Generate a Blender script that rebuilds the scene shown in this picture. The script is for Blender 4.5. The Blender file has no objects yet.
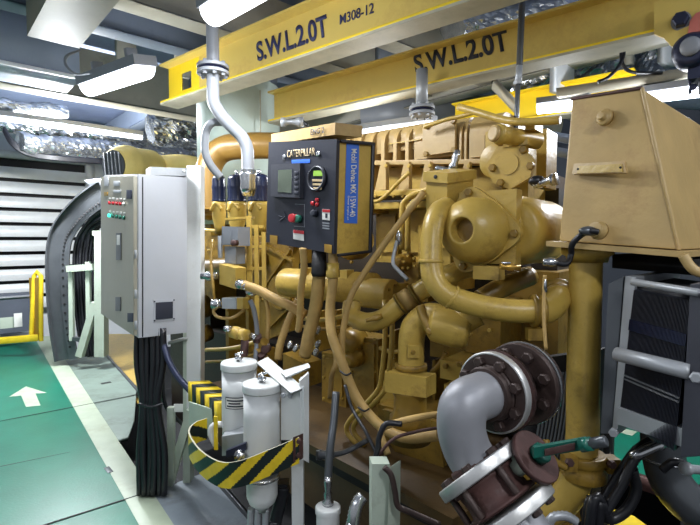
import bpy, bmesh, math, random
from mathutils import Vector, Matrix, Quaternion, noise
random.seed(7)
R = math.radians
C = bpy.context.scene.collection
V3 = Vector
# ---------------------------------------------------------------- camera
F = 480.0; CAM = V3((0, 0, 1.6)); PITCH = R(2.7)
FW = V3((0, math.cos(PITCH), -math.sin(PITCH))); UP = V3((0, math.sin(PITCH), math.cos(PITCH))); RT = V3((1, 0, 0))
cd = bpy.data.cameras.new('camera'); cam = bpy.data.objects.new('camera', cd); C.objects.link(cam)
cam.location = CAM; cam.rotation_euler = (math.pi/2 - PITCH, 0, 0)
cd.lens = 36*F/700; cd.sensor_width = 36; cd.clip_start = .02; cd.clip_end = 60
bpy.context.scene.camera = cam
# survey helpers: turn a sighted direction and a distance (or a surface) into a point of the room
def ray(px, py): return FW + RT*((px-350)/F) + UP*((262.5-py)/F)
def P(px, py, d): return CAM + ray(px, py)*d
def hit(px, py, p0, n):
    r = ray(px, py); return CAM + r*((p0-CAM).dot(n)/r.dot(n))
Z = V3((0, 0, 1))
A = R(42)
U = V3((-math.sin(A), math.cos(A), 0))      # along the walkway and the engine, away
W = V3((math.cos(A), math.sin(A), 0))       # across the room, away to the right
def Fl(px, py, z=0): return hit(px, py, V3((0, 0, z)), Z)
AE = R(51); UE = V3((-math.sin(AE), math.cos(AE), 0)); WE = V3((math.cos(AE), math.sin(AE), 0)); U42, W42 = U, W
E0 = P(270, 240, 3.12)
def H(px, py, off=0): return hit(px, py, E0 - WE*off, WE)     # on the engine side, off metres proud
def Dp(p): return (p-CAM).dot(FW)
def reach(p0, d, px):                                         # how far from p0 along d until sighted at px
    s = (px-350)/F
    a = (p0-CAM).dot(RT) - s*(p0-CAM).dot(FW); b = d.dot(RT) - s*d.dot(FW)
    return -a/b
# ---------------------------------------------------------------- materials
def lin(c):
    return tuple(((x/255)/12.92 if x/255 <= .04045 else (((x/255)+.055)/1.055)**2.4) for x in c)
def mat(name, rgb, rough=.5, metal=0, var=.18, scale=6, bump=.1, dirt=0, dirtc=(60, 42, 24), emit=0, spec=.5, bscale=40, dscale=3.0):
    m = bpy.data.materials.new(name); m.use_nodes = True
    nt = m.node_tree; N = nt.nodes; L = nt.links
    b = N['Principled BSDF']
    c = lin(rgb)
    tc = N.new('ShaderNodeTexCoord')
    n1 = N.new('ShaderNodeTexNoise'); n1.inputs['Scale'].default_value = scale; n1.inputs['Detail'].default_value = 6
    L.new(tc.outputs['Object'], n1.inputs['Vector'])
    r1 = N.new('ShaderNodeValToRGB')
    r1.color_ramp.elements[0].position = .3; r1.color_ramp.elements[1].position = .7
    r1.color_ramp.elements[0].color = (*[x*(1-var) for x in c], 1)
    r1.color_ramp.elements[1].color = (*[min(1, x*(1+var)) for x in c], 1)
    L.new(n1.outputs['Fac'], r1.inputs['Fac'])
    out = r1.outputs['Color']
    if dirt:
        n2 = N.new('ShaderNodeTexNoise'); n2.inputs['Scale'].default_value = dscale; n2.inputs['Detail'].default_value = 10
        n2.inputs['Roughness'].default_value = .75
        L.new(tc.outputs['Object'], n2.inputs['Vector'])
        r2 = N.new('ShaderNodeValToRGB'); r2.color_ramp.elements[0].position = .52; r2.color_ramp.elements[1].position = .74
        r2.color_ramp.elements[0].color = (0, 0, 0, 1); r2.color_ramp.elements[1].color = (dirt, dirt, dirt, 1)
        L.new(n2.outputs['Fac'], r2.inputs['Fac'])
        mx = N.new('ShaderNodeMix'); mx.data_type = 'RGBA'
        L.new(r2.outputs['Color'], mx.inputs[0]); L.new(out, mx.inputs[6]); mx.inputs[7].default_value = (*lin(dirtc), 1)
        out = mx.outputs[2]
    L.new(out, b.inputs['Base Color'])
    b.inputs['Roughness'].default_value = rough; b.inputs['Metallic'].default_value = metal
    b.inputs['Specular IOR Level'].default_value = spec
    if bump:
        n3 = N.new('ShaderNodeTexNoise'); n3.inputs['Scale'].default_value = bscale; n3.inputs['Detail'].default_value = 4
        L.new(tc.outputs['Object'], n3.inputs['Vector'])
        bp = N.new('ShaderNodeBump'); bp.inputs['Strength'].default_value = bump; bp.inputs['Distance'].default_value = .01
        L.new(n3.outputs['Fac'], bp.inputs['Height']); L.new(bp.outputs['Normal'], b.inputs['Normal'])
    if emit:
        b.inputs['Emission Color'].default_value = (*c, 1); b.inputs['Emission Strength'].default_value = emit
    return m
M = {
 'yel':   mat('machine_yellow', (184, 154, 72), .36, 0, .16, 6, .2, .85, (100, 72, 36), dscale=6),
 'yel2':  mat('machine_yellow_grimy', (142, 112, 42), .36, 0, .25, 6, .25, 1.0, (52, 36, 16), dscale=7),
 'tan':   mat('machine_tan', (178, 150, 96), .42, 0, .14, 5, .14, .7, (138, 100, 62)),
 'grime': mat('oily_grime_yellow', (34, 26, 18), .5, 0, .3, 6, .2, .9, (34, 26, 16), dscale=4),  # engine yellow darkened: shade between the parts put into its colour
 'base':  mat('bedplate_mustard', (78, 58, 26), .5, 0, .25, 3, .12, .95, (20, 16, 12), dscale=4),
 'hose':  mat('hose_tan', (176, 144, 84), .55, 0, .15, 14, .1, .6, (104, 74, 40)),
 'byel':  mat('crane_yellow', (212, 186, 98), .45, 0, .1, 3, .05, .5, (160, 112, 60)),  # beam yellow paled: haze and light put into the colour
 'byel2': mat('crane_yellow_bright', (246, 212, 36), .45, 0, .06, 3, .05, .15, (180, 130, 60)),
 'bgrey': mat('beam_flange_grey', (176, 172, 150), .6, 0, .15, 12, .1, .7, (110, 100, 82)),
 'cream': mat('cream_lagging_jacket', (244, 218, 134), .5, 0, .08, 5, .05, .2, (150, 120, 70)),
 'white': mat('white_paint', (212, 215, 214), .35, 0, .05, 5, .05, .35, (150, 146, 130)),
 'pgreen':mat('pale_green_paint', (178, 190, 174), .45, 0, .08, 6, .08, .6, (96, 88, 70)),
 'cab':   mat('cabinet_grey', (174, 177, 183), .35, 0, .04, 4, .03, .2, (160, 158, 150)),
 'door':  mat('cabinet_door_grey', (160, 156, 140), .3, .15, .06, 3, .03, .3, (120, 112, 96)),  # shade on the door side put into a darker grey
 'green': mat('deck_green', (16, 106, 84), .36, 0, .12, 4, .1, .6, (44, 92, 78), bscale=60),
 'line':  mat('deck_line_white', (166, 178, 156), .5, 0, .08, 8, .05, .7, (140, 140, 112)),
 'plate': mat('deck_plate_grey', (116, 132, 122), .45, 0, .1, 5, .08, .8, (76, 80, 70)),
 'plateb':mat('deck_plate_blue', (132, 142, 150), .45, 0, .1, 5, .08, .7, (84, 82, 78)),
 'dark':  mat('dark_recess', (26, 26, 28), .7, 0, .2, 5, .1),
 'black': mat('black_rubber', (26, 27, 32), .38, 0, .2, 10, .08),
 'panel': mat('panel_black', (34, 37, 48), .4, 0, .1, 5, .05),
 'panel2':mat('panel_charcoal', (56, 58, 66), .4, 0, .1, 5, .05),
 'navy':  mat('filter_navy', (24, 32, 58), .25, 0, .15, 5, .05),
 'steel': mat('bright_steel', (196, 198, 200), .25, .95, .08, 12, .08, .35, (110, 96, 84)),
 'brush': mat('brushed_steel_rim', (206, 206, 204), .42, .75, .12, 16, .1, .5, (128, 112, 92)),
 'gal':   mat('galvanized_grey', (168, 172, 176), .42, .35, .1, 10, .08, .3, (110, 106, 100)),
 'alu':   mat('silver_painted_pipe', (150, 151, 156), .46, .3, .07, 5, .08, .4, (118, 106, 98)),
 'rust':  mat('rust_brown', (78, 52, 48), .6, .1, .3, 14, .3, .6, (48, 34, 34)),
 'brown': mat('dark_brown_flange', (66, 52, 48), .5, .3, .25, 12, .25, .5, (38, 30, 28)),
 'foil':  mat('crumpled_foil', (190, 194, 198), .26, .85, .35, 9, 1.0, .5, (40, 44, 50), bscale=14),
 'lgrey': mat('grey_pipe_paint', (132, 136, 142), .45, 0, .06, 6, .05, .3, (130, 128, 124)),
 'ceil':  mat('ceiling_blue_grey', (138, 152, 184), .6, 0, .12, 2, .05, .4, (70, 80, 108)),  # blue tint of the hazy air put into the ceiling colour
 'gird':  mat('girder_warm_grey', (176, 172, 156), .55, 0, .12, 3, .05, .5, (104, 98, 84)),
 'gird2': mat('girder_blue_grey', (130, 142, 160), .55, 0, .12, 3, .05, .4, (64, 68, 78)),
 'duct':  mat('duct_cream', (130, 130, 112), .5, 0, .12, 3, .05, .5, (160, 136, 104)),
 'wallw': mat('wall_off_white', (222, 227, 230), .5, 0, .06, 3, .05, .3, (150, 154, 152)),
 'wallg': mat('bulkhead_grey', (80, 86, 98), .6, 0, .1, 3, .05),
 'lag':   mat('lagging_pale_green', (190, 206, 198), .45, 0, .06, 3, .04, .3, (150, 166, 158)),
 'exh':   mat('exhaust_brown_yellow', (140, 108, 50), .35, .1, .15, 5, .05, .5, (96, 66, 30)),
 'tray':  mat('tray_dark_grey', (92, 96, 100), .3, .5, .15, 6, .05, .4, (60, 60, 62)),
 'hzy':   mat('hazard_yellow', (226, 196, 40), .4, 0, .1, 14, .05, .4, (120, 90, 40)),
 'hzk':   mat('hazard_black', (24, 36, 34), .4, 0, .1, 14, .05),
 'ltgreen': mat('handle_green', (18, 92, 78), .35, 0, .15, 18, .1, .3, (60, 60, 50)),
 'gold':  mat('brass', (190, 150, 70), .35, .7, .1, 12, .05),
 'red':   mat('red_paint', (190, 44, 52), .4, 0, .08, 8, .03),
 'redl':  mat('faded_red_paint', (196, 110, 96), .5, 0, .08, 8, .03),
 'blue':  mat('blue_label', (46, 104, 204), .45, 0, .04, 8, 0),
 'blued': mat('hoist_blue_black', (40, 46, 70), .4, .3, .15, 14, .1),
 'paper': mat('paper_white', (226, 226, 220), .6, 0, .03, 8, 0),
 'ink':   mat('ink_dark', (34, 38, 52), .6, 0, .03, 8, 0),
 'inkb':  mat('ink_blue_black', (36, 42, 86), .6, 0, .1, 30, 0),
 'letter':mat('letter_tan', (196, 172, 130), .5, 0, .03, 8, 0),
 'screen':mat('screen_grey_green', (96, 104, 92), .12, 0, .2, 6, 0),
 'teal':  mat('lit_teal_lamp', (60, 230, 190), .3, 0, 0, 5, 0, emit=1.6),
 'green_lcd': mat('lit_green_display', (130, 170, 70), .3, 0, 0, 5, 0, emit=.5),
 'grnb':  mat('button_green', (40, 110, 90), .3),
 'tube':  mat('lamp_diffuser', (236, 242, 255), .4, 0, 0, 5, 0, emit=4.0),
 'lampd': mat('lamp_housing_grey', (128, 132, 138), .5, 0, .08, 5, .05),
}
# ---------------------------------------------------------------- mesh building
def perp(n):
    n = n.normalized(); h = Z if abs(n.z) < .9 else V3((1, 0, 0))
    a = n.cross(h).normalized(); return a, n.cross(a).normalized()
def catmull(pts, k=8):
    pts = [V3(p) for p in pts]
    if len(pts) < 3: return pts
    q = [pts[0]*2-pts[1]] + pts + [pts[-1]*2-pts[-2]]
    out = []
    for i in range(1, len(q)-2):
        a, b, c, d = q[i-1], q[i], q[i+1], q[i+2]
        for j in range(k):
            t = j/k
            out.append(.5*((2*b)+(c-a)*t+(2*a-5*b+4*c-d)*t*t+(-a+3*b-3*c+d)*t**3))
    out.append(pts[-1]); return out
class MB:
    def __init__(s): s.bm = bmesh.new(); s.mi = 0
    def face(s, vs):
        try:
            f = s.bm.faces.new(vs); f.material_index = s.mi; return f
        except ValueError: return None
    def hexa(s, o, a, b, c):
        o, a, b, c = V3(o), V3(a), V3(b), V3(c)
        if a.cross(b).dot(c) < 0: a, b = b, a
        p = [s.bm.verts.new(v) for v in (o, o+a, o+a+b, o+b, o+c, o+a+c, o+a+b+c, o+b+c)]
        for f in ((3,2,1,0),(4,5,6,7),(0,1,5,4),(1,2,6,5),(2,3,7,6),(3,0,4,7)): s.face([p[i] for i in f])
        return s
    def box(s, c, sx, sy, sz, ax=RT, ay=None, az=Z):
        if ay is None: ay = az.cross(ax).normalized()
        return s.hexa(V3(c)-ax*sx/2-ay*sy/2-az*sz/2, ax*sx, ay*sy, az*sz)
    def pts8(s, q, back):       # a front face of four corners TL,TR,BR,BL and four back corners
        p = [s.bm.verts.new(v) for v in list(q)+list(back)]
        for f in ((0,1,2,3),(7,6,5,4),(4,5,1,0),(5,6,2,1),(6,7,3,2),(7,4,0,3)): s.face([p[i] for i in f])
        bmesh.ops.recalc_face_normals(s.bm, faces=s.bm.faces[:])
        return s
    def prism(s, pts, vec):
        a = [s.bm.verts.new(p) for p in pts]; b = [s.bm.verts.new(V3(p)+vec) for p in pts]
        n = len(a); s.face(a[::-1]); s.face(b)
        for i in range(n): s.face([a[i], a[(i+1)%n], b[(i+1)%n], b[i]])
        return s
    def lathe(s, o, ax, prof, seg=24, caps=True):
        ax = V3(ax).normalized(); a, b = perp(ax); rings = []
        for t, r in prof:
            rings.append([s.bm.verts.new(o+ax*t+(a*math.cos(2*math.pi*i/seg)+b*math.sin(2*math.pi*i/seg))*max(r, 1e-4)) for i in range(seg)])
        for k in range(len(rings)-1):
            for i in range(seg):
                j = (i+1) % seg; s.face([rings[k][i], rings[k][j], rings[k+1][j], rings[k+1][i]])
        if caps: s.face(rings[0][::-1]); s.face(rings[-1])
        return s
    def cyl(s, p0, p1, r, seg=20, r2=None):
        p0, p1 = V3(p0), V3(p1)
        return s.lathe(p0, p1-p0, [(0, r), ((p1-p0).length, r if r2 is None else r2)], seg)
    def tube(s, pts, r, seg=14, k=8, smooth=True, rib=0, ribn=1):
        c = catmull(pts, k) if smooth else [V3(p) for p in pts]
        if rib:
            L = 0; q = [c[0]]
            total = sum((c[i+1]-c[i]).length for i in range(len(c)-1)); n = max(6, int(total/rib)*2); st = total/n; acc = 0
            for i in range(len(c)-1):
                d = (c[i+1]-c[i]).length
                while acc+st <= L+d and d > 0:
                    acc += st; q.append(c[i].lerp(c[i+1], (acc-L)/d))
                L += d
            c = q
        n = len(c); rings = []; t0 = (c[1]-c[0]).normalized(); a, b = perp(t0)
        for i in range(n):
            t = (c[min(i+1, n-1)]-c[max(i-1, 0)]).normalized()
            q = t0.rotation_difference(t); a = q @ a; a = (a-t*a.dot(t)).normalized(); b = t.cross(a); t0 = t
            rr = r if not isinstance(r, (list, tuple)) else r[0]+(r[-1]-r[0])*i/(n-1)
            if rib and i % 2: rr *= .88
            rings.append([s.bm.verts.new(c[i]+(a*math.cos(2*math.pi*j/seg)+b*math.sin(2*math.pi*j/seg))*rr) for j in range(seg)])
        for k2 in range(n-1):
            for i in range(seg):
                j = (i+1) % seg; s.face([rings[k2][i], rings[k2][j], rings[k2+1][j], rings[k2+1][i]])
        s.face(rings[0][::-1]); s.face(rings[-1]); return s
    def ball(s, c, r, sc=(1, 1, 1), u=16, v=10):
        m = Matrix.Translation(c) @ Matrix.Diagonal((r*sc[0], r*sc[1], r*sc[2], 1))
        bmesh.ops.create_uvsphere(s.bm, u_segments=u, v_segments=v, radius=1, matrix=m); return s
    def build(s, name, m, par=None, bevel=0, kind=None, label=None, cat=None, group=None, flat=False, seg=2):
        bm = s.bm
        if bevel:
            es = [e for e in bm.edges if len(e.link_faces) == 2 and e.calc_face_angle(0) > R(40)]
            try: bmesh.ops.bevel(bm, geom=es, offset=bevel, segments=seg, affect='EDGES', profile=.6, clamp_overlap=True)
            except Exception: pass
        for e in bm.edges: e.smooth = not (len(e.link_faces) == 2 and e.calc_face_angle(0) > R(38))
        for f in bm.faces: f.smooth = not flat
        xs = [v.co for v in bm.verts]
        mn = V3((min(v.x for v in xs), min(v.y for v in xs), min(v.z for v in xs))); mx = V3((max(v.x for v in xs), max(v.y for v in xs), max(v.z for v in xs)))
        o = V3(((mn.x+mx.x)/2, (mn.y+mx.y)/2, mn.z))
        bmesh.ops.translate(bm, vec=-o, verts=bm.verts[:])
        me = bpy.data.meshes.new(name); bm.to_mesh(me); bm.free()
        for x in (m if isinstance(m, (list, tuple)) else [m]): me.materials.append(M[x])
        ob = bpy.data.objects.new(name, me); C.objects.link(ob)
        if not flat:
            wn = ob.modifiers.new('normals', 'WEIGHTED_NORMAL'); wn.keep_sharp = True
        place(ob, o, par); props(ob, label, cat, group, kind); return ob
WL = {}
def place(ob, o, par):
    WL[ob.name] = V3(o); ob.location = o
    if par is not None: ob.parent = par; ob.location = o - WL[par.name]
def props(ob, label=None, cat=None, group=None, kind=None):
    if label: ob['label'] = label
    if cat: ob['category'] = cat
    if group: ob['group'] = group
    if kind: ob['kind'] = kind
def thing(name, loc, label, cat, group=None, kind=None):
    o = bpy.data.objects.new(name, None); C.objects.link(o); o.empty_display_size = .1
    place(o, V3(loc), None); props(o, label, cat, group, kind); return o
_hex = {}
def bolt(par, p, n, r=.012, h=.012, m='yel', name='bolt'):
    key = (round(r, 4), round(h, 4), m)
    if key not in _hex:
        b = bmesh.new()
        ring = [[b.verts.new((math.cos(i*math.pi/3)*rr, math.sin(i*math.pi/3)*rr, z)) for i in range(6)] for z, rr in ((-.003, r), (h*.85, r), (h, r*.8))]
        for k in range(2):
            for i in range(6): b.faces.new([ring[k][i], ring[k][(i+1)%6], ring[k+1][(i+1)%6], ring[k+1][i]])
        b.faces.new(ring[2]); b.faces.new(ring[0][::-1])
        me = bpy.data.meshes.new(name); b.to_mesh(me); b.free(); me.materials.append(M[m]); _hex[key] = me
    o = bpy.data.objects.new(name, _hex[key]); C.objects.link(o)
    place(o, V3(p), par); o.rotation_mode = 'QUATERNION'; o.rotation_quaternion = V3(n).to_track_quat('Z', 'Y'); return o
def flange(par, c, n, r, t, m, nb=8, br=.012, bm_='yel', name='flange', rb=.78, r0=0, bh=.014):
    n = V3(n).normalized()
    o = MB().lathe(c-n*t/2, n, [(0, r*.97), (t*.12, r), (t*.88, r), (t, r*.97)], 40).build(name, m, par)
    a, b = perp(n)
    for i in range(nb):
        an = 2*math.pi*(i+.5)/nb
        bolt(par, c+n*t/2+(a*math.cos(an)+b*math.sin(an))*r*rb, n, br, bh, bm_)
    return o
def text(txt, bl, br, tl, m, par, name, n_off=.002, thick=.001, label=None, off=.012):
    cu = bpy.data.curves.new('t', 'FONT'); cu.body = txt; cu.size = 1; cu.extrude = 0; cu.offset = off
    t = bpy.data.objects.new('t', cu); C.objects.link(t)
    dg = bpy.context.evaluated_depsgraph_get(); me = bpy.data.meshes.new_from_object(t.evaluated_get(dg))
    bpy.data.objects.remove(t)
    xs = [v.co.x for v in me.vertices]; ys = [v.co.y for v in me.vertices]
    x0, x1, y0, y1 = min(xs), max(xs), min(ys), max(ys)
    bl, br, tl = V3(bl), V3(br), V3(tl); ex = br-bl; ey = tl-bl; n = ex.cross(ey).normalized()
    for v in me.vertices:
        v.co = ex*((v.co.x-x0)/(x1-x0)) + ey*((v.co.y-y0)/(y1-y0)) + n*n_off
    me.name = name; me.materials.clear(); me.materials.append(M[m])
    o = bpy.data.objects.new(name, me); C.objects.link(o); place(o, bl, par); props(o, label)
    bm = bmesh.new(); bm.from_mesh(me)
    g = bmesh.ops.extrude_face_region(bm, geom=bm.faces[:])
    bmesh.ops.translate(bm, vec=n*thick, verts=[x for x in g['geom'] if isinstance(x, bmesh.types.BMVert)])
    bm.to_mesh(me); bm.free()
    return o
def slab(q, n, t):          # thin panel from 4 corners, thickened along n
    return MB().prism(q, V3(n)*t)
# ================================================================ SETTING
# the lower deck pit under the machinery, and the walkway plates above it
MB().box(V3((2, 6, -.62)), 20, 20, .04).build('floor', 'dark', kind='structure')
def plate(name, q, m, par=None, t=.03, z=0, **k):
    return MB().prism([V3((p.x, p.y, z-t)) for p in q], Z*t).build(name, m, par, kind='structure', **k)
a1, a2 = Fl(36, 340), Fl(139, 525); b1, b2 = Fl(52, 340), Fl(174, 525)
ud = ((a2-a1).normalized()+(b2-b1).normalized()).normalized()
far, near = 1.2, 2.2
def ln(p, d, t): return p+d*t
# walkway: three runs of green deck plates with real seams between them
cut = [(-1.2, 0)]
L0 = a2 + (a2-a1).normalized()*1.0; L1 = a1 - (a2-a1).normalized()*.4
seam = [(0, 421, 74, 408), (0, 466, 75, 451), (40, 526, 130, 497)]
def onleft(px, py): return Fl(px, py)
sd = (Fl(135, 395)-Fl(0, 421)).normalized()
def lx(p, d):      # where a seam through p along d meets the stripe's left edge
    e = (a2-a1).normalized(); q = p-a1; den = d.x*e.y-d.y*e.x
    return p + d*((q.y*e.x-q.x*e.y)/den)
s1 = lx(Fl(20, 417.5), sd); s2 = lx(Fl(90, 511), sd)
rows = [L1, s1, s2, L0]
for i in range(3):
    g = (rows[i+1]-rows[i]).normalized()*.009
    p, q = rows[i]+g, rows[i+1]-g
    plate('floor', [p, q, q-sd*3.4, p-sd*3.4], 'green')
m_ = MB()
for (x0, y0, x1, y1) in ((0, 466.5, 70, 452), ):
    p, q = Fl(x0, y0), Fl(x1, y1); n = Z.cross((q-p)).normalized()*.004
    m_.prism([p-n, q-n*.3, q+n*.3, p+n], Z*.0015)
m_.build('trim_1', 'hzk', kind='structure')
for s_, l_ in ((s1, 1.35), (s2, .32)):
    MB().hexa(s_-sd*3.4+Z*.001, sd*(3.4+l_), Z.cross(sd)*.010, Z*.0015).build('trim_1', 'dark', kind='structure')
# painted line along the walkway
plate('trim_2', [L1+sd*.004, L0+sd*.004, b2+(b2-b1).normalized()*1.0, b1-(b2-b1).normalized()*.4], 'line', z=.001)
# arrow
ar = [(56,387), (80.5,404), (70.5,405), (40, 405)]
ap = [Fl(*p) for p in ((26, 386.5), (47, 393), (35.5, 393.6), (40.5, 405.5), (26, 407), (21, 395.5), (9, 397))]
MB().prism(ap, Z*.0015).build('trim_3', 'line', kind='structure')
MB().prism([V3((q.x, q.y, -.10)) for q in (Fl(106, 330), Fl(145, 330), Fl(145, 400), Fl(138, 396), Fl(107, 352))], Z*.03).build('floor', 'yel', kind='structure')
# grey plates to the right of the line, as far as the machinery pit
e_ = (b2-b1).normalized()
g1 = [Fl(66, 365), Fl(100, 354), Fl(137, 392), Fl(134, 397), Fl(89, 405.5)]
plate('floor', [Fl(58, 355), Fl(104, 352), Fl(136, 389), Fl(136, 394), Fl(90, 403)], 'plate')
plate('floor', [Fl(91, 404.5), Fl(136, 395.5), Fl(134, 420), Fl(128, 437), Fl(117, 440)], 'plate')
plate('floor', [Fl(151, 492), Fl(206, 472), Fl(252, 525), Fl(275, 560), Fl(200, 570), Fl(174, 527)], 'plateb')
# lip of the pit along the grey plates
m_ = MB(); p, q = Fl(103, 353), Fl(137, 392); m_.hexa(p-Z*.05, q-p, W*.035, Z*.06); m_.build('trim_4', 'tray', kind='structure')
m_ = MB(); p, q = Fl(206, 470), Fl(262, 535); m_.hexa(p-Z*.12, q-p, W*.03, Z*.125); m_.build('trim_5', 'tray', kind='structure')
# small inset lifting handle slots
for q in ((106, 383, 6, 2), (108.5, 470, 3, 7)):
    c = Fl(q[0], q[1]); MB().box(c+Z*.002, .05 if q[2] > 4 else .035, .10, .004, U if q[2] > 4 else W).build('trim_6', 'dark' if q[2] > 4 else 'tray', kind='structure')
# green deck on the far side of the machinery
MB().hexa(Fl(600, 402)-U*4.5-W*1.34, W*4.4, U*5.2, Z*-.03).build('floor', 'green', kind='structure')
MB().hexa(P(622, 438, 3.3)+V3((0,0,0)), W*.09, U*.9, Z*-.03) if False else None
MB().hexa(V3((Fl(632, 436).x, Fl(632, 436).y, .001)), U*.6-W*.0, W*.12, Z*.002).build('trim_7', 'line', kind='structure')
MB().hexa(Fl(600, 402)-U*4.5-W*1.40-Z*.08, W*.06, U*5.2, Z*.085).build('trim_7', 'rust', kind='structure')
# bulkheads
bw0 = Fl(0, 336); bw0 = bw0 - W*3
MB().hexa(bw0-Z*.7, W*16, U*.1, Z*4.6).build('wall_back', 'wallw', kind='structure')
rw = CAM + W*8.5; rw.z = -.6
MB().hexa(rw-U*5, U*22, W*.1, Z*4.6).build('wall_right', 'wallg', kind='structure')
# overhead deck
MB().hexa(V3((0, 0, 3.55))-U*1.2-W*7, U*15, W*14, Z*.06).build('ceiling', 'ceil', kind='structure')
# deck girders, across (along W) and lengthwise
def girder(p, d, L, h=.26, w=.16, m='gird', t=.02, name='trim_8'):
    n = Z.cross(d).normalized(); b = MB()
    b.hexa(p-n*w/2, d*L, n*w, Z*t); b.hexa(p-n*t/2+Z*t, d*L, n*t, Z*h)
    return b.build(name, m, kind='structure')
def atz(px, py, z): return hit(px, py, V3((0, 0, z)), Z)
girder(atz(0, 86, 3.0)-W*2, W, 9, .5, .2, 'gird')
g0 = atz(0, 64, 3.0)-W*2; MB().hexa(g0, W*reach(g0, W, 80), U*.5, Z*.55).build('trim_9', 'gird2', kind='structure')
MB().hexa(g0-U*.02, W*reach(g0, W, 80), U*.02, Z*.03).build('trim_9', 'wallw', kind='structure')
girder(atz(150, 14, 3.12)-W*1.6, W, 7, .4, .16, 'gird', name='trim_10')
girder(atz(200, 58, 3.2)-W*1.6, W, 9, .4, .16, 'gird2', name='trim_11')
girder(atz(430, 62, 3.1)-W*1.0, W, 6, .4, .16, 'gird', name='trim_12')
girder(atz(330, 30, 3.2)-U*2, U, 9, .3, .16, 'gird2', name='trim_13')
girder(atz(600, 60, 3.05)-U*.5, U, 7, .3, .16, 'gird', name='trim_14')
for k, (px, py, L, w, m) in enumerate(((118, 60, .7, .16, 'gird'), (178, 74, .7, .13, 'gird'), (559, 90, .8, .28, 'wallw'), (630, 62, .8, .10, 'gird'), (668, 60, .8, .22, 'wallw'), (476, 40, .5, .1, 'gird2'), (382, 62, .5, .2, 'gird2'))):
    d = 4.3 if px < 200 else 3.9
    p = P(px, py, d); MB().hexa(p, W*w, U*.08, Z*(3.55-p.z)).build('trim_15', m, kind='structure')
# ceiling ducting, top left
dz = 3.0; q1 = atz(27, 36, dz); wd = reach(q1, W, 79)
MB().hexa(q1, W*wd, -U*2.4, Z*.5).build('ventilation_duct', 'duct', bevel=.006, label='cream square ventilation duct under the deckhead at top left', cat='duct')
# dark gap panel between the girders (deck recess)
MB().hexa(P(112, 78, 5.2), W*1.6, U*.05, Z*.9).build('trim_16', 'wallg', kind='structure')

# ---------------------------------------------------------------- lamps
def lamp(name, p0, p1, up, w, h, label, hous=True, power=20, glow=.30, tube_r=None, group=None):
    p0, p1 = V3(p0), V3(p1); d = (p1-p0); L = d.length; d.normalize(); n = d.cross(up).normalized(); u = n.cross(d).normalized()
    t = thing(name, (p0+p1)/2, label, 'light', group)
    if hous:
        MB().hexa(p0-n*w*.5+u*h*.45-d*.02, d*(L+.04), n*w, u*h*.55).build('housing', 'lampd', t, bevel=.008)
        b = MB(); k = w*.46
        b.prism([p0+d*.0+n*k*math.cos(a)+u*(h*.45-h*.75*math.sin(a)) for a in [i*math.pi/8 for i in range(9)]], d*L)
        b.build('diffuser', 'tube', t, bevel=.006)
        MB().hexa(p0+d*L*.2-n*.03+u*h, d*.04, n*.06, u*.06).build('hanger', 'lampd', t)
        MB().hexa(p0+d*L*.8-n*.03+u*h, d*.04, n*.06, u*.06).build('hanger', 'lampd', t)
    else:
        MB().hexa(p0-n*w*.5+u*.02, d*L, n*w, u*h*.5).build('housing', 'lampd', t, bevel=.006)
        MB().cyl(p0, p1, tube_r or .02, 12).build('tube', 'tube', t)
    ld = bpy.data.lights.new('lamp_light', 'AREA'); ld.shape = 'RECTANGLE'; ld.size = L; ld.size_y = w
    ld.energy = power*.62; ld.color = (.93, .96, 1.0)
    lo = bpy.data.objects.new('lamp_light', ld); C.objects.link(lo)
    zc = -(-u); rot = Matrix((d, n, d.cross(n))).transposed()
    if rot.col[2].dot(u) < 0: rot = Matrix((d, -n, -(d.cross(n)))).transposed(); rot = Matrix((d, -n, d.cross(-n))).transposed()
    lo.rotation_euler = rot.to_euler(); lo.location = (p0+p1)/2 - u*(h*.5+.03)
    pl = bpy.data.lights.new('lamp_glow', 'POINT'); pl.energy = power*glow; pl.shadow_soft_size = .08; pl.color = (.93, .96, 1.0)
    po = bpy.data.objects.new('lamp_glow', pl); C.objects.link(po); po.location = (p0+p1)/2 - u*(h*.5+.12)
    return t
la = lamp('fluorescent_light', P(90, 92, 3.2), P(146, 74, 2.75), (Z-FW*.25).normalized(), .14, .10, 'enclosed fluorescent light hanging below the cream duct at upper left', power=45)
w_ = MB()
for k in range(2): w_.tube([P(92, 73, 3.0), P(76, 74, 3.0), P(66, 66-k*2, 3.05), P(66+k*2, 56, 3.1), P(80, 50, 3.2)], .006)
w_.build('wire', 'lgrey', la)
lamp('fluorescent_light', P(214, 20, 2.3), P(268, -12, 1.9), (Z-FW*.2).normalized(), .15, .10, 'enclosed fluorescent light at the top edge above the grey flanged pipe', power=26)
t0 = P(22, 121, 5.2); lamp('tube_light', t0-W*.5, t0+W*reach(t0, W, 142), Z, .12, .10, 'long bare fluorescent tube above the wall louvre', hous=False, power=190, tube_r=.03, glow=1.1)
t0 = P(340, 136, 4.0); lamp('tube_light', t0, P(432, 124, 3.2), Z, .10, .08, 'bare fluorescent tube behind the black control panel', hous=False, power=60, tube_r=.024)
lamp('fluorescent_light', P(538, 108, 3.5), P(590, 102, 3.3), Z, .12, .08, 'fluorescent light just left behind the tall tan box', hous=False, power=28, tube_r=.045)
lamp('fluorescent_light', P(644, 97, 3.2), P(730, 86, 2.8), Z, .12, .08, 'fluorescent light at right edge above the tan box', hous=False, power=60, tube_r=.045)
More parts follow.
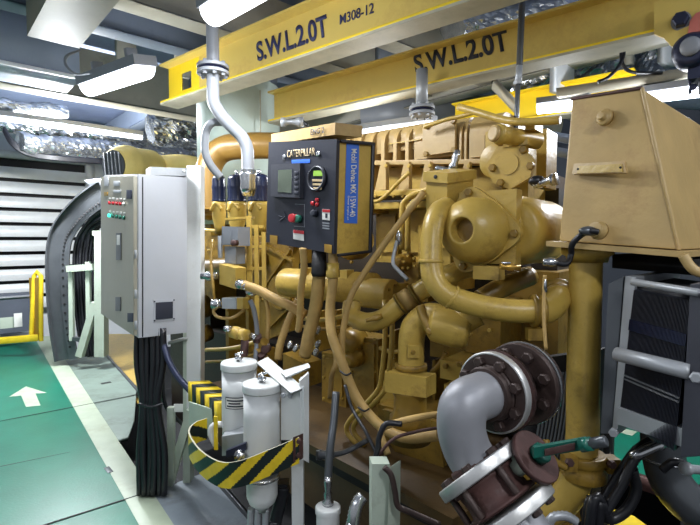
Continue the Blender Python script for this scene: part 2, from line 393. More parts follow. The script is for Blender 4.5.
# added lamps out of view, filling in light from the viewer's side
for k, (x, y) in enumerate(((-2.7, -.7), (.9, -.6), (-3.6, .9), (2.4, .8))):
    p = V3((x, y, 3.0)); lamp('fluorescent_light', p-U*.6, p+U*.6, Z, .16, .10, ['enclosed fluorescent light over the walkway behind the viewer', 'enclosed fluorescent light behind the viewer on the machinery side', 'enclosed fluorescent light over the green walkway, outside the view at left', 'enclosed fluorescent light over the far deck, outside the view at right'][k], power=[38, 46, 22, 30][k])

# ---------------------------------------------------------------- wall louvre
lv = thing('wall_louvre', bw0, 'large white slatted air louvre on the back wall', 'louvre')
def bwp(px, py, off=0): return hit(px, py, bw0 - U*off, U)
r0 = bwp(84, 160, .02); x0 = bwp(-25, 160, .02)
Lw = (r0-x0).dot(W)
zt = bwp(0, 158).z; zb = bwp(0, 304).z
MB().hexa(V3((x0.x, x0.y, zb)), W*Lw, -U*.02, Z*(zt-zb)).build('back_panel', 'dark', lv)
n = 10; pitch = (zt-zb)/n
for i in range(n):
    z = zb + pitch*i + pitch*.25
    o = V3((x0.x, x0.y, z)) - U*.06
    MB().hexa(o, W*Lw, -U*.10 - Z*.05 + U*0, Z*.012).hexa(o-U*.10-Z*.05, W*Lw, -U*.012, -Z*pitch*.42).hexa(o-U*.10-Z*.05, W*Lw, U*.03+Z*pitch*.34, -U*.012).build('slat', 'white', lv)
fr = MB(); 
fr.hexa(V3((r0.x, r0.y, zb)), W*.14, -U*.12, Z*(zt-zb+.1)); fr.hexa(V3((x0.x, x0.y, zt)), W*(Lw+.1), -U*.12, Z*.12)
fr.build('frame', 'white', lv)
# horizontal cable run and rail below the ceiling at left
b = MB()
for k in range(4): b.tube([P(4, 128+k, 6.2), P(12, 140+k*1.5, 6.2), P(28, 152+k, 6.3), P(60, 157+k, 6.5), P(104, 160+k, 6.9)], .022, 8)
b.build('cable_run', 'black', label='bundle of black cables sweeping along the wall above the louvre', cat='cable')
# crumpled foil lagging along the overhead pipes
def foil(p0, p1, r, label, sag=.03, grp=None, nm='foil_wrapped_pipe'):
    p0, p1 = V3(p0), V3(p1); L = (p1-p0).length; d = (p1-p0)/L; a, b2_ = perp(d); bm = MB(); k = max(10, int(L/.035)); seg = 34; rings = []
    for i in range(k+1):
        ring = []
        for j in range(seg):
            an = 2*math.pi*j/seg; c = p0+d*(L*i/k); q = c+(a*math.cos(an)+b2_*math.sin(an))*r
            rr = r*(1+.34*noise.noise(q*6)+.30*abs(noise.noise(q*19))-.12*abs(noise.noise(q*41)))
            ring.append(bm.bm.verts.new(c+(a*math.cos(an)+b2_*math.sin(an))*rr))
        rings.append(ring)
    for i in range(k):
        for j in range(seg): bm.face([rings[i][j], rings[i][(j+1)%seg], rings[i+1][(j+1)%seg], rings[i+1][j]])
    bm.face(rings[0][::-1]); bm.face(rings[-1])
    return bm.build(nm, 'foil', label=label, cat='insulated pipe', group=grp, flat=True)
foil(P(-20, 122, 6.6), P(250, 148, 9.2), .12, 'foil lagged pipe highest over the left wall')
foil(P(20, 142, 6.2), P(205, 158, 8.7), .12, 'foil lagged pipe just above the black wall cables')
foil(P(-20, 104, 5.0), P(66, 112, 5.7), .07, 'foil lagged pipe end at the left edge over the bare tube')
foil(P(150, 130, 6.2), P(200, 126, 6.6), .17, 'short fat foil lagged pipe left of the pale cylinder')
foil(P(452, 30, 3.7), P(496, 27, 3.9), .14, 'crumpled foil bundle over the second hoist beam, left of the threaded rod')
foil(P(500, 22, 3.9), P(556, 12, 3.9), .13, 'crumpled foil bundle behind the threaded rod at the top')
foil(P(585, 84, 4.4), P(600, 30, 4.2), .18, 'upright foil bundle between the pale stanchions')
foil(P(606, 86, 4.5), P(620, 34, 4.3), .15, 'narrower upright foil bundle beside the black looped cable')
foil(P(650, 80, 4.6), P(655, 30, 4.6), .14, 'upright foil bundle beneath the hoist trolley')
foil(P(520, 92, 4.6), P(556, 60, 4.2), .12, 'foil bundle behind the threaded rod under the beam')
# grey-green pipes under the overhead at upper middle
MB().tube([P(395, 108, 6.6), P(470, 118, 6.4), P(560, 128, 6.2)], .14, 18, smooth=False).build('overhead_pipe', 'gird', label='fat grey overhead pipe crossing behind the second hoist beam', cat='pipe')
b = MB().cyl(P(366, 116, 5.7), P(460, 108, 5.3), .20, 26); b.build('overhead_pipe', 'lgrey', label='wide pale overhead pipe just above the engine top covers', cat='pipe')
MB().cyl(P(480, 84, 5.4), P(720, 100, 5.2), .12, 20).build('overhead_pipe', 'gird2', label='blue-grey overhead pipe running right below the second beam', cat='pipe')
MB().hexa(P(430, 100, 4.1), W*.04, P(478, 70, 3.9)-P(430, 100, 4.1), Z*.08) if False else None
b = MB(); p, q = P(494, 82, 3.5), P(517, 106, 3.4); b.hexa(p-Z*.03, q-p, W*.05+U*.05, Z*.07); b.build('trim_17', 'gird', kind='structure')
# grey locker, papers, rail at the far left
lk = thing('locker_box', Fl(0, 338), 'low grey metal box with papers at the foot of the louvre wall', 'box')
o = P(-30, 337, 7.0); MB().hexa(o, W*reach(o, W, 37), U*.35, Z*.58).build('body', 'wallg', lk, bevel=.01)
o2 = P(-30, 302, 6.98); MB().hexa(o2, W*reach(o2, W, 38), U*.4, Z*.05).build('lid', 'gal', lk)
o3 = P(0, 329, 6.92); MB().hexa(o3, W*.27, U*.004, Z*.16).build('notice', 'pgreen', lk)
o3 = P(14, 327, 7.0); MB().hexa(o3-U*.02, W*.10, U*.004, Z*.20).build('notice', 'paper', lk)
rl = thing('yellow_guard_frame', Fl(36, 345), 'narrow yellow upright guard frame beside the curved cable tray', 'guard')
b = MB().tube([P(31, 341, 6.6), P(34, 276, 6.6), P(37, 272, 6.6), P(41, 276, 6.6), P(41, 341, 6.6)], .03, 10, smooth=False); b.build('post', 'hzy', rl)
MB().hexa(P(31, 340, 6.62), P(41, 340, 6.62)-P(31, 340, 6.62), U*.01, Z*.86).build('panel', 'gold', rl)
b = MB(); p = P(-20, 346, 6.45); q = P(38, 341, 6.55); b.hexa(p, q-p, U*.04, Z*.09); b.build('kick_plate', 'hzy', label='yellow kick plate on the green deck below the grey box', cat='kick plate')
# ================================================================ OVERHEAD: HOIST BEAMS, PIPES
BD = (P(560, 0, 1)*0 + V3((.776, -.631, 0))).normalized()     # hoist beams run this way, towards the right
BN = V3((-BD.y, BD.x, 0)); BN = BN if BN.y > 0 else -BN        # away from the viewer
def ibeam(name, o, L, h, label, web='byel', hole=None):
    t = thing(name, o, label, 'beam')
    fw_, ft, wt = .15, .014, .012
    if hole:
        x0, x1, z0, z1 = hole; b = MB()
        for (s, e, lo, hi) in ((0, x0, 0, h), (x1, x1+.1, 0, h), (x0, x1, 0, z0), (x0, x1, z1, h)):
            b.hexa(o+BD*s+Z*lo, BD*(e-s), BN*wt, Z*(hi-lo))
        b.build('painted_end', 'byel2', t)  # brighter end piece: difference of haze and light painted in
        MB().hexa(o+BD*(x1+.1), BD*(L-x1-.1), BN*wt, Z*h).build('web', web, t)
    else: MB().hexa(o, BD*L, BN*wt, Z*h).build('web', web, t)
    MB().hexa(o-BN*(fw_/2)-Z*ft, BD*L, BN*fw_, Z*ft).build('bottom_flange', 'bgrey', t, bevel=.003)
    MB().hexa(o-BN*(fw_/2)+Z*h, BD*L, BN*fw_, Z*ft).build('top_flange', web, t, bevel=.003)
    MB().hexa(o-BN*(fw_/2)+BD*.002, BD*L*.999, BN*.004, Z*.012).build('flange_edge', 'byel2', t)
    return t
o1 = P(160, 103, 3.6) + BN*.075
h1 = .27
b1_ = ibeam('hoist_beam', o1, 3.3, h1, 'nearer yellow overhead hoist beam marked S.W.L.2.0T and M308-12', 'byel', (.17, .30, .075, .2))
def on1(px, py): return hit(px, py, o1 - BN*.001, BN)
b2L = P(330, 107, 3.6)+BN*.075
b2 = b2L - BD*.7
bt2 = ibeam('hoist_beam', b2, 3.6, .235, 'farther yellow overhead hoist beam marked S.W.L.2.0T, crossing above the engine', 'byel')
def on2(px, py): return hit(px, py, b2 - BN*.001, BN)
text('S.W.L.2.0T', on1(258, 62), on1(329, 36), on1(256, 42.5), 'inkb', b1_, 'beam_lettering', off=.03)
text('M308-12', on1(340, 25), on1(374, 13), on1(340, 15), 'inkb', b1_, 'beam_lettering')
text('S.W.L.2.0T', on2(416, 74), on2(510, 50), on2(413, 55), 'ink', bt2, 'beam_lettering', off=.03)
# bright yellow end of beam one, its lighter look put into the colour
MB().prism([on1(161, 101), on1(206, 87), on1(206, 55), on1(161, 70)], -BN*.001).build('painted_end', 'byel2', b1_) if False else None
# third beam behind
o3 = P(478, 130, 4.3)
t3 = ibeam('hoist_beam', P(455, 132, 4.6), 1.5, .24, 'short bright yellow overhead beam farthest back, behind the threaded rod', 'byel2')
# trolley at the right end of beam two
tr = thing('beam_trolley', on2(672, 60), 'yellow and red hoist trolley with blue bolt hanging at the top right corner', 'trolley')
f0 = on2(655, 36)-BN*.10
def tp(px, py, o=.10): return hit(px, py, b2-BN*o, BN)
MB().prism([tp(654, 34), tp(664, 38), tp(672, 47), tp(712, 36), tp(712, -14), tp(654, 2)], BN*.02).build('side_plate', 'byel', tr, bevel=.004)
MB().prism([tp(688, 34, .104), tp(712, 30, .104), tp(712, 8, .104), tp(696, 14, .104), tp(690, 22, .104)], -BN*.012).build('red_plate', 'redl', tr, bevel=.003)
bolt(tr, tp(681, 21, .102), -BN, .034, .04, 'blued')
MB().cyl(tp(681, 21, .10), tp(681, 21, .112), .04, 24).build('washer', 'lampd', tr)
ch = thing('chain_hoist', tp(690, 70), 'dark blue chain hoist hanging under the trolley at the right edge', 'hoist')
c0 = tp(692, 52, .12); MB().lathe(c0+BN*.08, -BN, [(0, .05), (.03, .075), (.12, .075), (.15, .05)], 28).build('chain_wheel_housing', 'blued', ch)
MB().lathe(c0-BN*.07, -BN, [(0, .04), (.02, .04), (.03, .02)], 20).build('hub_cap', 'lampd', ch)
c1 = tp(704, 66, .05); MB().box(c1, .11, .16, .14, BD, BN).build('gear_body', 'blued', ch, bevel=.015)
for k in range(7):
    q = tp(690+k % 2*3, 66+k*4.2, .09); MB().lathe(q, BN if k % 2 else BD, [(-.006, .010), (0, .016), (.006, .010)], 10).build('chain_link', 'blued', ch)
for k in range(5):
    q = tp(700+k % 2*2, 76+k*4, .07); MB().lathe(q, BN if k % 2 else BD, [(-.006, .010), (0, .016), (.006, .010)], 10).build('chain_link', 'lampd', ch)
b = MB(); b.tube([P(626, 38, 3.0), P(622, 60, 3.0), P(610, 76, 3.0), P(598, 82, 3.0)], .011, 8); b.build('hanging_cable', 'black', label='black cable dropping to the left from under the second beam', cat='cable')
b = MB(); b.tube([P(622, 38, 3.1), P(622, 62, 3.1), P(632, 72, 3.1), P(662, 73, 3.1)], .011, 8); b.build('hanging_cable', 'black', label='black cable looping to the right beneath the second beam', cat='cable')
# strip under the foil behind the tan box
p = P(556, 97, 3.3); q = P(720, 72, 3.0); MB().hexa(p, q-p, W*.05, Z*.06).build('trim_18', 'gird', kind='structure')
# threaded rod
td = thing('threaded_rod', P(518, 130, 2.35), 'vertical threaded hanger rod passing in front of the second hoist beam', 'rod')
a_, b_ = P(523, -20, 2.35), P(519.5, 66, 2.35)
prof = []; L = (b_-a_).length; n = 90
for i in range(n+1): prof.append((L*i/n, .0165 if i % 2 else .0145))
MB().lathe(a_, b_-a_, prof, 12).build('thread', 'tray', td)
MB().cyl(b_, P(518, 84, 2.35), .016, 14).build('sleeve', 'gal', td)
bolt(td, P(518, 84, 2.35), Z, .022, .016, 'gal', 'nut')
MB().cyl(P(518, 84, 2.35), P(516, 133, 2.35), .012, 12).build('shank', 'tray', td)
# grey flanged vent pipe with a double bend
gp = thing('flanged_vent_pipe', P(240, 182, 2.75), 'grey flanged pipe coming down in front of the first hoist beam with an S bend', 'pipe')
D = 2.62
MB().cyl(P(212, 0, D)+Z*.25, P(213, 66, D), .034, 24).build('upper_pipe', 'lgrey', gp)
for k, y in enumerate((66, 72)):
    flange(gp, P(213, y+1, D), Z if k == 0 else -Z, .086, .018, 'lgrey', 8, .011, 'lgrey')
MB().cyl(P(213, 68.6, D), P(213, 71, D), .075, 24).build('gasket', 'inkb', gp)
MB().tube([P(213, 74, D), P(213, 90, D), P(214, 103, D), P(222, 116, D), P(232, 127, D), P(242, 137, D), P(247, 148, D), P(248, 160, D), P(248, 172, D)], .034, 22).build('lower_pipe', 'lgrey', gp)
MB().tube([P(213, 172-5, D+.15), P(209, 140, D+.15), P(206, 130, D+.15)], .02) if False else None
MB().tube([P(224, 122, D+.05), P(212, 123, D+.05), P(206, 132, D+.08), P(205, 150, D+.1), P(210, 164, D+.12), P(221, 178, D+.15)], .0225, 16).build('branch_pipe', 'lgrey', gp)
MB().lathe(P(248, 170, D), -Z, [(0, .042), (.03, .046), (.06, .04), (.10, .044), (.14, .03)], 20).build('hose_clamp', 'steel', gp)
# flanged stub under beam two
fs = thing('flanged_stub_pipe', P(422, 118, 2.9), 'short grey pipe with a white flange above the engine top covers', 'pipe')
MB().cyl(P(422, 70, 2.95), P(422, 104, 2.95), .036, 20).build('pipe', 'gal', fs)
flange(fs, P(422, 108, 2.95), Z, .078, .02, 'lgrey', 8, .010, 'gal')
MB().cyl(P(422, 110, 2.95), P(422, 112, 2.95), .066, 24).build('gasket', 'inkb', fs)
flange(fs, P(422, 114, 2.95), -Z, .078, .02, 'lgrey', 8, .010, 'gal')
# pale lagged cylinder and exhaust
pc = thing('lagged_cylinder', P(240, 240, 4.3), 'large pale lagged exhaust cylinder rising behind the grey flanged pipe', 'cylinder')
c0 = P(240, 225, 4.5); r = .375
top = P(240, 90, 4.5)
MB().lathe(c0, Z, [(0, r), ((top-c0).z-.01, r), ((top-c0).z, r-.01)], 48).build('shell', 'lag', pc)
MB().hexa(top-RT*.30-V3((0, .2, 0)), RT*.62, V3((0, .4, 0)), Z*.50).build('upper_trunk', 'gird2', pc, bevel=.01)
MB().hexa(P(260, 140, 4.12), RT*.008, V3((0, .01, 0)), Z*.42).build('seam', 'bgrey', pc)
ex = thing('exhaust_elbow', P(210, 200, 3.6), 'large brown-yellow exhaust bend between the pale cylinder and black control panel', 'pipe')
MB().tube([P(208, 215, 3.7), P(207, 190, 3.7), P(210, 165, 3.7), P(222, 150, 3.7), P(245, 146, 3.65), P(290, 146, 3.6)], .098, 28).build('bend', 'exh', ex)
MB().lathe(P(208, 212, 3.7), Z, [(0, .12), (.03, .12)], 30).build('collar', 'exh', ex)
pb = thing('exhaust_flange_cluster', P(290, 130, 3.2), 'small grey sensor and pipe cluster just behind the tan top of the control panel', 'fitting')
MB().lathe(P(281, 122, 3.2), RT, [(0, .03), (.03, .03), (.04, .016), (.09, .02), (.12, .034), (.15, .034)], 16).build('body', 'gal', pb)
MB().tube([P(290, 121, 3.2), P(300, 120, 3.2), P(308, 126, 3.2)], .012, 10).build('wire', 'black', pb)
# cream air cleaner canister
ac = thing('air_cleaner', P(130, 175, 5.2), 'cream yellow round canister lying behind the top of the grey control cabinet', 'canister')
ca = P(115, 165, 5.1); cb = P(158, 168, 5.7); ad = (cb-ca).normalized(); LL = (cb-ca).length
MB().lathe(ca, ad, [(-.02, .15), (0, .17), (.05, .195), (.07, .195), (.08, .205), (.13, .205), (.14, .22), (.20, .22), (.21, .205), (LL*.8, .2), (LL*.85, .185), (LL, .15)], 36).build('jacket', 'cream', ac)
MB().lathe(ca-ad*.015, -ad, [(0, .155), (.015, .15)], 32).build('end_cover', 'tray', ac)
for k in range(-2, 3): 
    a_, b_ = perp(ad); MB().box(ca-ad*.035+a_*k*.05, .012, .01, .26, a_, ad, b_).build('grille_bar', 'lampd', ac)
MB().tube([P(155, 166, 5.7), P(185, 165, 5.7), P(210, 172, 5.6)], .12, 20).build('duct', 'cream', ac)
# ================================================================ LEFT: CABLE TRAY, SUPPORT FRAME
ct = thing('cable_tray', P(60, 355, 6.2), 'dark grey cable tray curving up from the deck to the right before the louvre', 'cable tray')
cl = [P(76, 358, 6.1), P(70, 320, 6.1), P(67, 270, 6.1), P(69, 243, 6.1), P(77, 227, 6.05), P(91, 212, 5.9), P(108, 200, 5.8)]
c = catmull(cl, 6); bm = MB()
wdir = W
def rib_(c, off_in, wid, m, name, par, t=.012, prm=None):
    b = MB(); n = len(c)
    P4 = []
    for i in range(n):
        tg = (c[min(i+1, n-1)]-c[max(i-1, 0)]).normalized(); nn = tg.cross(FW).normalized(); nn = nn if nn.x < 0 or nn.z > .5 else -nn
        a = c[i] + nn*off_in; 
        P4.append([b.bm.verts.new(v) for v in (a-FW*0, a-FW*0+nn*t, a+nn*t+V3((0, wid, 0)), a+V3((0, wid, 0)))])
    for i in range(n-1):
        for j in range(4): b.face([P4[i][j], P4[i][(j+1)%4], P4[i+1][(j+1)%4], P4[i+1][j]])
    b.face(P4[0]); b.face(P4[-1][::-1]); bmesh.ops.recalc_face_normals(b.bm, faces=b.bm.faces[:])
    return b.build(name, m, par)
def strip(c, o0, o1, dy, m, name, par, t=.01):
    b = MB(); n = len(c); Q = []
    for i in range(n):
        tg = (c[min(i+1, n-1)]-c[max(i-1, 0)]).normalized(); nn = tg.cross(V3((0, 1, 0))).normalized(); nn = nn if nn.x < 0 else -nn
        Q.append([b.bm.verts.new(v) for v in (c[i]+nn*o0+V3((0, dy, 0)), c[i]+nn*o1+V3((0, dy, 0)), c[i]+nn*o1+V3((0, dy+t, 0)), c[i]+nn*o0+V3((0, dy+t, 0)))])
    for i in range(n-1):
        for j in range(4): b.face([Q[i][j], Q[i][(j+1)%4], Q[i+1][(j+1)%4], Q[i+1][j]])
    b.face(Q[0]); b.face(Q[-1][::-1]); bmesh.ops.recalc_face_normals(b.bm, faces=b.bm.faces[:])
    return b.build(name, m, par)
strip(c, .04, .25, .0, 'tray', 'side_rail', ct, .02)
strip(c, -.06, .05, -.06, 'tray', 'front_rail', ct, .02)
strip(c, .23, .25, -.05, 'tray', 'outer_lip', ct, .3)
b = MB()
for i in range(2, len(c)-2, 1):
    tg = (c[i+1]-c[i-1]).normalized(); b.cyl(c[i]+V3((-.015, -.062, 0)), c[i]+V3((-.015, -.068, 0)), .014, 8)
b.build('perforations', 'dark', ct)
for k in range(9):
    o = .02+.022*k
    pts = [q + V3((.06+(.026*k if q.z < 1.6 else .02*k), .05+.03*(k % 3), 0)) for q in cl]
    pts[-1] = pts[-1] + V3((0, 0, -.03*k)); pts[-2] = pts[-2] + V3((0, 0, -.02*k))
    MB().tube(pts, .02, 8).build('cable_run', 'black', label='%s black cable lying in the curved tray, counted outward from its inner edge' % ['first', 'second', 'third', 'fourth', 'fifth', 'sixth', 'seventh', 'eighth', 'ninth'][k], cat='cable', group='black cables in the curved tray')
MB().prism([P(84, 180, 5.8), P(106, 178, 5.8), P(106, 192, 5.8), P(90, 186, 5.8)], V3((0, .05, 0))).build('tray_bracket', 'tray', ct)
sf = thing('cable_support_frame', P(95, 356, 6.0), 'pale green steel frame with a diagonal brace supporting the curved cable tray', 'frame')
def post(x0, y0, x1, y1, d, w, m, par, name='post', dp=None):
    p, q = P(x0, y0, d), P(x1, y1, d); ax = (q-p); n = ax.normalized().cross(V3((0, 1, 0))).normalized()
    return MB().hexa(p-n*w/2, ax, n*w, V3((0, dp or w, 0))).build(name, m, par, bevel=.004)
post(99, 357, 99, 231, 5.9, .12, 'pgreen', sf)
post(78, 357, 94, 303, 5.9, .08, 'pgreen', sf, 'brace')
post(71, 341, 70, 270, 6.0, .05, 'pgreen', sf)
post(88, 322, 87, 262, 6.0, .05, 'pgreen', sf)
post(66, 269, 92, 267, 5.95, .08, 'pgreen', sf, 'crossbar')
post(92, 233, 106, 233, 5.95, .06, 'pgreen', sf, 'crossbar')
post(72, 339, 86, 341, 5.95, .05, 'tray', sf, 'crossbar')
# ================================================================ GREY CONTROL CABINET
cc = thing('control_cabinet', P(150, 338, 3.0), 'tall grey control cabinet with a lit teal lamp on its door, on the white post', 'cabinet')
tc, bc = P(138.5, 174, 2.9), P(138.5, 338, 2.9); tl, bl_ = P(103.5, 175, 3.4), P(104, 315, 3.4); tr_, br_ = P(187, 176, 3.07), P(187, 332.5, 3.07)
back = lambda q: q + (tr_-tc)
MB().hexa(bc, bl_-bc, br_-bc, tc-bc).build('body', 'cab', cc, bevel=.006)
dn = (bl_-bc).cross(tc-bc).normalized(); dn = dn if dn.dot(CAM-bc) > 0 else -dn
e1, e2 = (bl_-bc), (tc-bc)
dr = slab([bc+e1*.03+e2*.012, bc+e1*.99+e2*.012, bc+e1*.99+e2*.985, bc+e1*.03+e2*.985], dn, .022).build('door', 'door', cc, bevel=.004)
def dp_(px, py): return hit(px, py, bc+dn*.022, dn)
MB().hexa(hit(142, 337, bc-W*.0+(bc-bl_).normalized()*.002, U), (tr_-tc).normalized()*.006, -U*.004, e2*.98).build('gasket', 'dark', cc)
for y in (255, 295, 326): MB().cyl(dp_(136, y)-Z*.02, dp_(136, y)+Z*.03, .009, 8).build('hinge', 'gal', dr)
def dbox(x0, y0, x1, y1, m, name, t=.004, par=None):
    q = [dp_(x0, y1), dp_(x1, y1), dp_(x1, y0), dp_(x0, y0)]
    return slab(q, dn, t).build(name, m, par or dr)
dbox(104.5, 177, 109, 186, 'cab', 'label_plate'); dbox(114, 181, 120, 186, 'cab', 'label_plate'); dbox(114, 190, 121, 193, 'cab', 'label_plate')
dbox(104.5, 192, 108, 196, 'gold', 'label_plate'); dbox(127, 190, 132, 199, 'blued', 'selector_plate')
for k in range(5):
    x = 110.2+k*3.6
    p = dp_(x, 203+k*.3); MB().cyl(p, p+dn*.012, .011, 10).build('indicator_lamp', 'red' if k < 4 else 'paper', dr)
    p = dp_(x, 215.5+k*.6)
    MB().cyl(p, p+dn*.014, .012, 12).build('indicator_lamp', 'teal' if k == 0 else 'grnb', dr)
    dbox(x-1, 197.5+k*.2, x+1, 199.5+k*.2, 'paper', 'tag', .002); dbox(x-1, 210.5+k*.4, x+1, 212.5+k*.4, 'paper', 'tag', .002)
dbox(116.5, 233, 121.5, 260, 'tray', 'notice'); dbox(117.5, 235, 120.5, 245, 'paper', 'notice', .005)
dbox(116, 297, 121, 311, 'tray', 'vent_cover'); dbox(128, 313, 133.5, 322, 'blued', 'lock_plate')
fn = (br_-bc).cross(tc-bc).normalized(); fn = fn if fn.dot(CAM-bc) > 0 else -fn
def fp(px, py, o=0): return hit(px, py, bc+fn*o, fn)
vp = slab([fp(153.3, 322), fp(175, 320), fp(175, 299), fp(153.3, 300)], fn, .004).build('side_plate', 'cab', cc, bevel=.001)
slab([fp(155.5, 319.5, .004), fp(172.6, 318), fp(172.6, 301.5), fp(155.5, 302.5)], fn, .007).build('centre_plate', 'ink', vp)
for x, y in ((154.5, 320.6), (173.9, 318.6), (154.5, 301.5), (173.9, 300)): bolt(vp, fp(x, y, .004), fn, .005, .005, 'ink', 'screw')
MB().hexa(fp(150, 175)+Z*.0, fp(187, 176)-fp(150, 175), -fn*.1, Z*.05).build('top_bracket', 'gal', cc, bevel=.003)
bolt(cc, fp(184, 171, .002), fn, .01, .008, 'white')
wp = thing('mounting_post', Fl(186, 484), 'tall white square post directly behind and right of the grey control cabinet', 'post')
MB().hexa(P(186.5, 421, 3.15), RT*.092, V3((0, .09, 0)), P(186.5, 165.5, 3.15)-P(186.5, 421, 3.15)).build('upper_post', 'white', wp, bevel=.004)
MB().hexa(P(183, 484, 3.16), RT*.045, V3((0, .09, 0)), P(183, 330, 3.16)-P(183, 484, 3.16)).build('lower_post', 'pgreen', wp, bevel=.003)
post(168, 486, 190, 411, 3.1, .05, 'pgreen', wp, 'brace')
post(170, 480, 170, 408, 3.05, .04, 'pgreen', wp, 'angle_post')
MB().hexa(P(187, 340, 3.14), P(168, 345, 3.14)-P(187, 340, 3.14), V3((0, .04, 0)), Z*.02).build('bracket', 'white', wp)
# black cable bundle
random.seed(3)
nb = 18; ords = ['front', 'back']
for k in range(nb):
    fx = (k % 6)/5; fz = k//6
    x0 = 137+fx*26; xw = 142+fx*16; xe = 139+fx*25
    d = 2.98+fz*.045
    pts = [P(x0, 328, d), P(x0+random.uniform(-1, 1), 365, d), P(xw+random.uniform(-.5, .5), 404, d), P(xe+random.uniform(-1, 1), 450, d), P(xe+random.uniform(-1, 1), 495, d)]
    MB().tube(pts, .0155+.004*(k % 2), 10, 6).build('power_cable', 'black', label='black cable in the thick bundle under the grey cabinet, %s row, %s from the left' % (['front', 'middle', 'rear'][fz], ['first', 'second', 'third', 'fourth', 'fifth', 'sixth'][k % 6]), cat='cable', group='black cables below the grey cabinet')
b = MB(); b.tube([P(139, 404, 2.93), P(152, 407, 2.90), P(163, 403, 2.93)], .008, 8); b.build('cable_tie', 'black', label='black tie around the waist of the cable bundle', cat='cable tie')
MB().tube([P(162, 336, 3.0), P(167, 356, 2.95), P(176, 374, 2.85), P(190, 390, 2.75), P(205, 402, 2.7)], .019, 12).build('power_cable', 'blued', label='single blue-black cable leaving the cabinet underside toward the hazard striped arm', cat='cable')
MB().tube([P(163, 340, 3.05), P(164, 400, 3.1), P(178, 420, 3.15), P(200, 440, 3.2)], .012, 10).build('power_cable', 'black', label='thin black cable behind the pale angle brace of the white post', cat='cable')
MB().hexa(P(174, 412, 2.98), RT*.055, V3((0, .004, 0)), Z*.05).build('paper_tag', 'paper', label='small white tag hanging on the brace beside the cable bundle', cat='tag')
# ================================================================ THE ENGINE
en = thing('marine_diesel_engine', H(420, 470, -.5), 'huge tan yellow marine diesel engine with ribbed top covers filling the middle', 'engine')
U, W = UE, WE
FN = -W        # the way the engine side faces
def eb(x0, x1, yt, yb, off, dep, m, name, par=en, bevel=.006, make=True, b=None):
    if isinstance(yt, tuple):
        q = [H(x0, yt[0], off), H(x1, yt[1], off), H(x1, yb[1], off), H(x0, yb[0], off)]
        return MB().pts8(q, [v+W*dep for v in q]).build(name, m, par, bevel=bevel)
    p = H(x0, yb, off); L = reach(p, -U, x1); h = H(x0, yt, off).z - p.z
    bb = b or MB(); bb.hexa(p, -U*L, W*dep, Z*h)
    return bb.build(name, m, par, bevel=bevel) if make else bb
def eq(pts, off, t, m, name, par=en, bevel=.004):      # a cast plate of any outline standing t proud of the side
    return MB().prism([H(x, y, off) for x, y in pts], FN*t).build(name, m, par, bevel=bevel)
# core
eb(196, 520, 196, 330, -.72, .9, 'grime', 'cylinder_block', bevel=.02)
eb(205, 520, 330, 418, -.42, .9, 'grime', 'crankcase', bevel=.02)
MB().hexa(P(200, 385, 3.5), -U42*2.25, W42*1.3, -Z*.35).build('skid_base', 'base', en, bevel=.01)
# plenum / top covers
eb(322, 502, (146, 124), (164, 164), -.20, .4, 'yel', 'air_plenum', bevel=.03)
def arch_rib(x0, x1, yt, yb, off, dep, m, name):
    p = H(x0, yb, off); L = reach(p, -U, x1); h = H(x0, yt, off).z-p.z; r = min(.09, h*.5)
    prof = [V3(p)]; 
    prof = [p, p+Z*(h-r)] + [p+Z*(h-r)+Z*r*math.sin(a)+W*r*(1-math.cos(a)) for a in [i*math.pi/12 for i in range(1, 7)]] + [p+Z*h+W*dep, p+W*dep]
    return MB().prism(prof, -U*L).build(name, m, en, bevel=.004)
for x in (334, 345, 357, 369, 381, 393, 405): arch_rib(x, x+3.4, 134-(x-334)*.12, 161, -.10, .5, 'tan', 'cover_rib')
arch_rib(334, 420, 136, 160, -.135, .5, 'tan', 'top_cover')
for (x0, x1, y) in ((388, 421, 143.5), (470, 487, 136)):
    eb(x0, x1, y, y+1.2, -.10, .04, 'yel', 'cover_rail', bevel=.001)
arch_rib(414, 466, 123, 160, -.11, .5, 'tan', 'top_cover')
cp = eq([(425, 124), (457, 118), (457, 152), (425, 156.5)], -.10, .022, 'tan', 'cover_plate')
for x, y in ((427.5, 126.5), (454, 121.5), (454, 150), (426.5, 154)): bolt(cp, H(x, y, -.078), FN, .015, .014, 'yel2')
for x in (459, 464): arch_rib(x, x+2.2, 118, 160, -.085, .5, 'tan', 'cover_rib')
arch_rib(469, 500, 114, 160, -.09, .4, 'tan', 'top_cover')
q = eq([(472, 137), (486, 135.5), (486, 157), (472, 158)], -.088, .016, 'tan', 'cover_plate')
eq([(487, 133), (495, 130), (495, 156), (487, 157)], -.088, .02, 'yel', 'cover_plate')
# ledge with gussets and dark windows between
eb(330, 502, (161, 158.5), (165.5, 163.5), -.06, .3, 'tan', 'ledge', bevel=.004)
eb(330, 502, (165, 163), (192, 192), -.16, .3, 'yel', 'head_side', bevel=.004)
for x0, x1 in ((378, 380), (391, 405), (420, 430), (441, 458), (472, 485)): eb(x0, x1, 164, 167.5, -.145, .02, 'dark', 'gasket_gap', bevel=0)  # dark strips painted for the shade in recesses under the ledge
for k, x in enumerate((380, 403, 424, 463)):
    g = MB(); p = H(x+5, 163, -.06); w2 = .018
    a = H(x-1, 191, -.06); b2 = H(x+11, 190, -.06); 
    g.prism([H(x+4, 163, -.055), H(x+9, 162.4, -.055), H(x+9, 190, -.055), H(x-2, 191, -.055)], FN*.03).build('gusset', 'tan', en, bevel=.003)
    bolt(en, H(x+6.5, 166, -.025), FN, .011, .012, 'yel')
for x in (341, 353, 365): eb(x, x+6, 165, 190, -.06, .1, 'tan', 'gusset', bevel=.004)
eb(330, 440, (192, 188), (198, 194), -.02, .3, 'yel', 'rail', bevel=.006)
eb(330, 440, (204, 200), (211, 207), -.06, .3, 'yel', 'rail', bevel=.006)
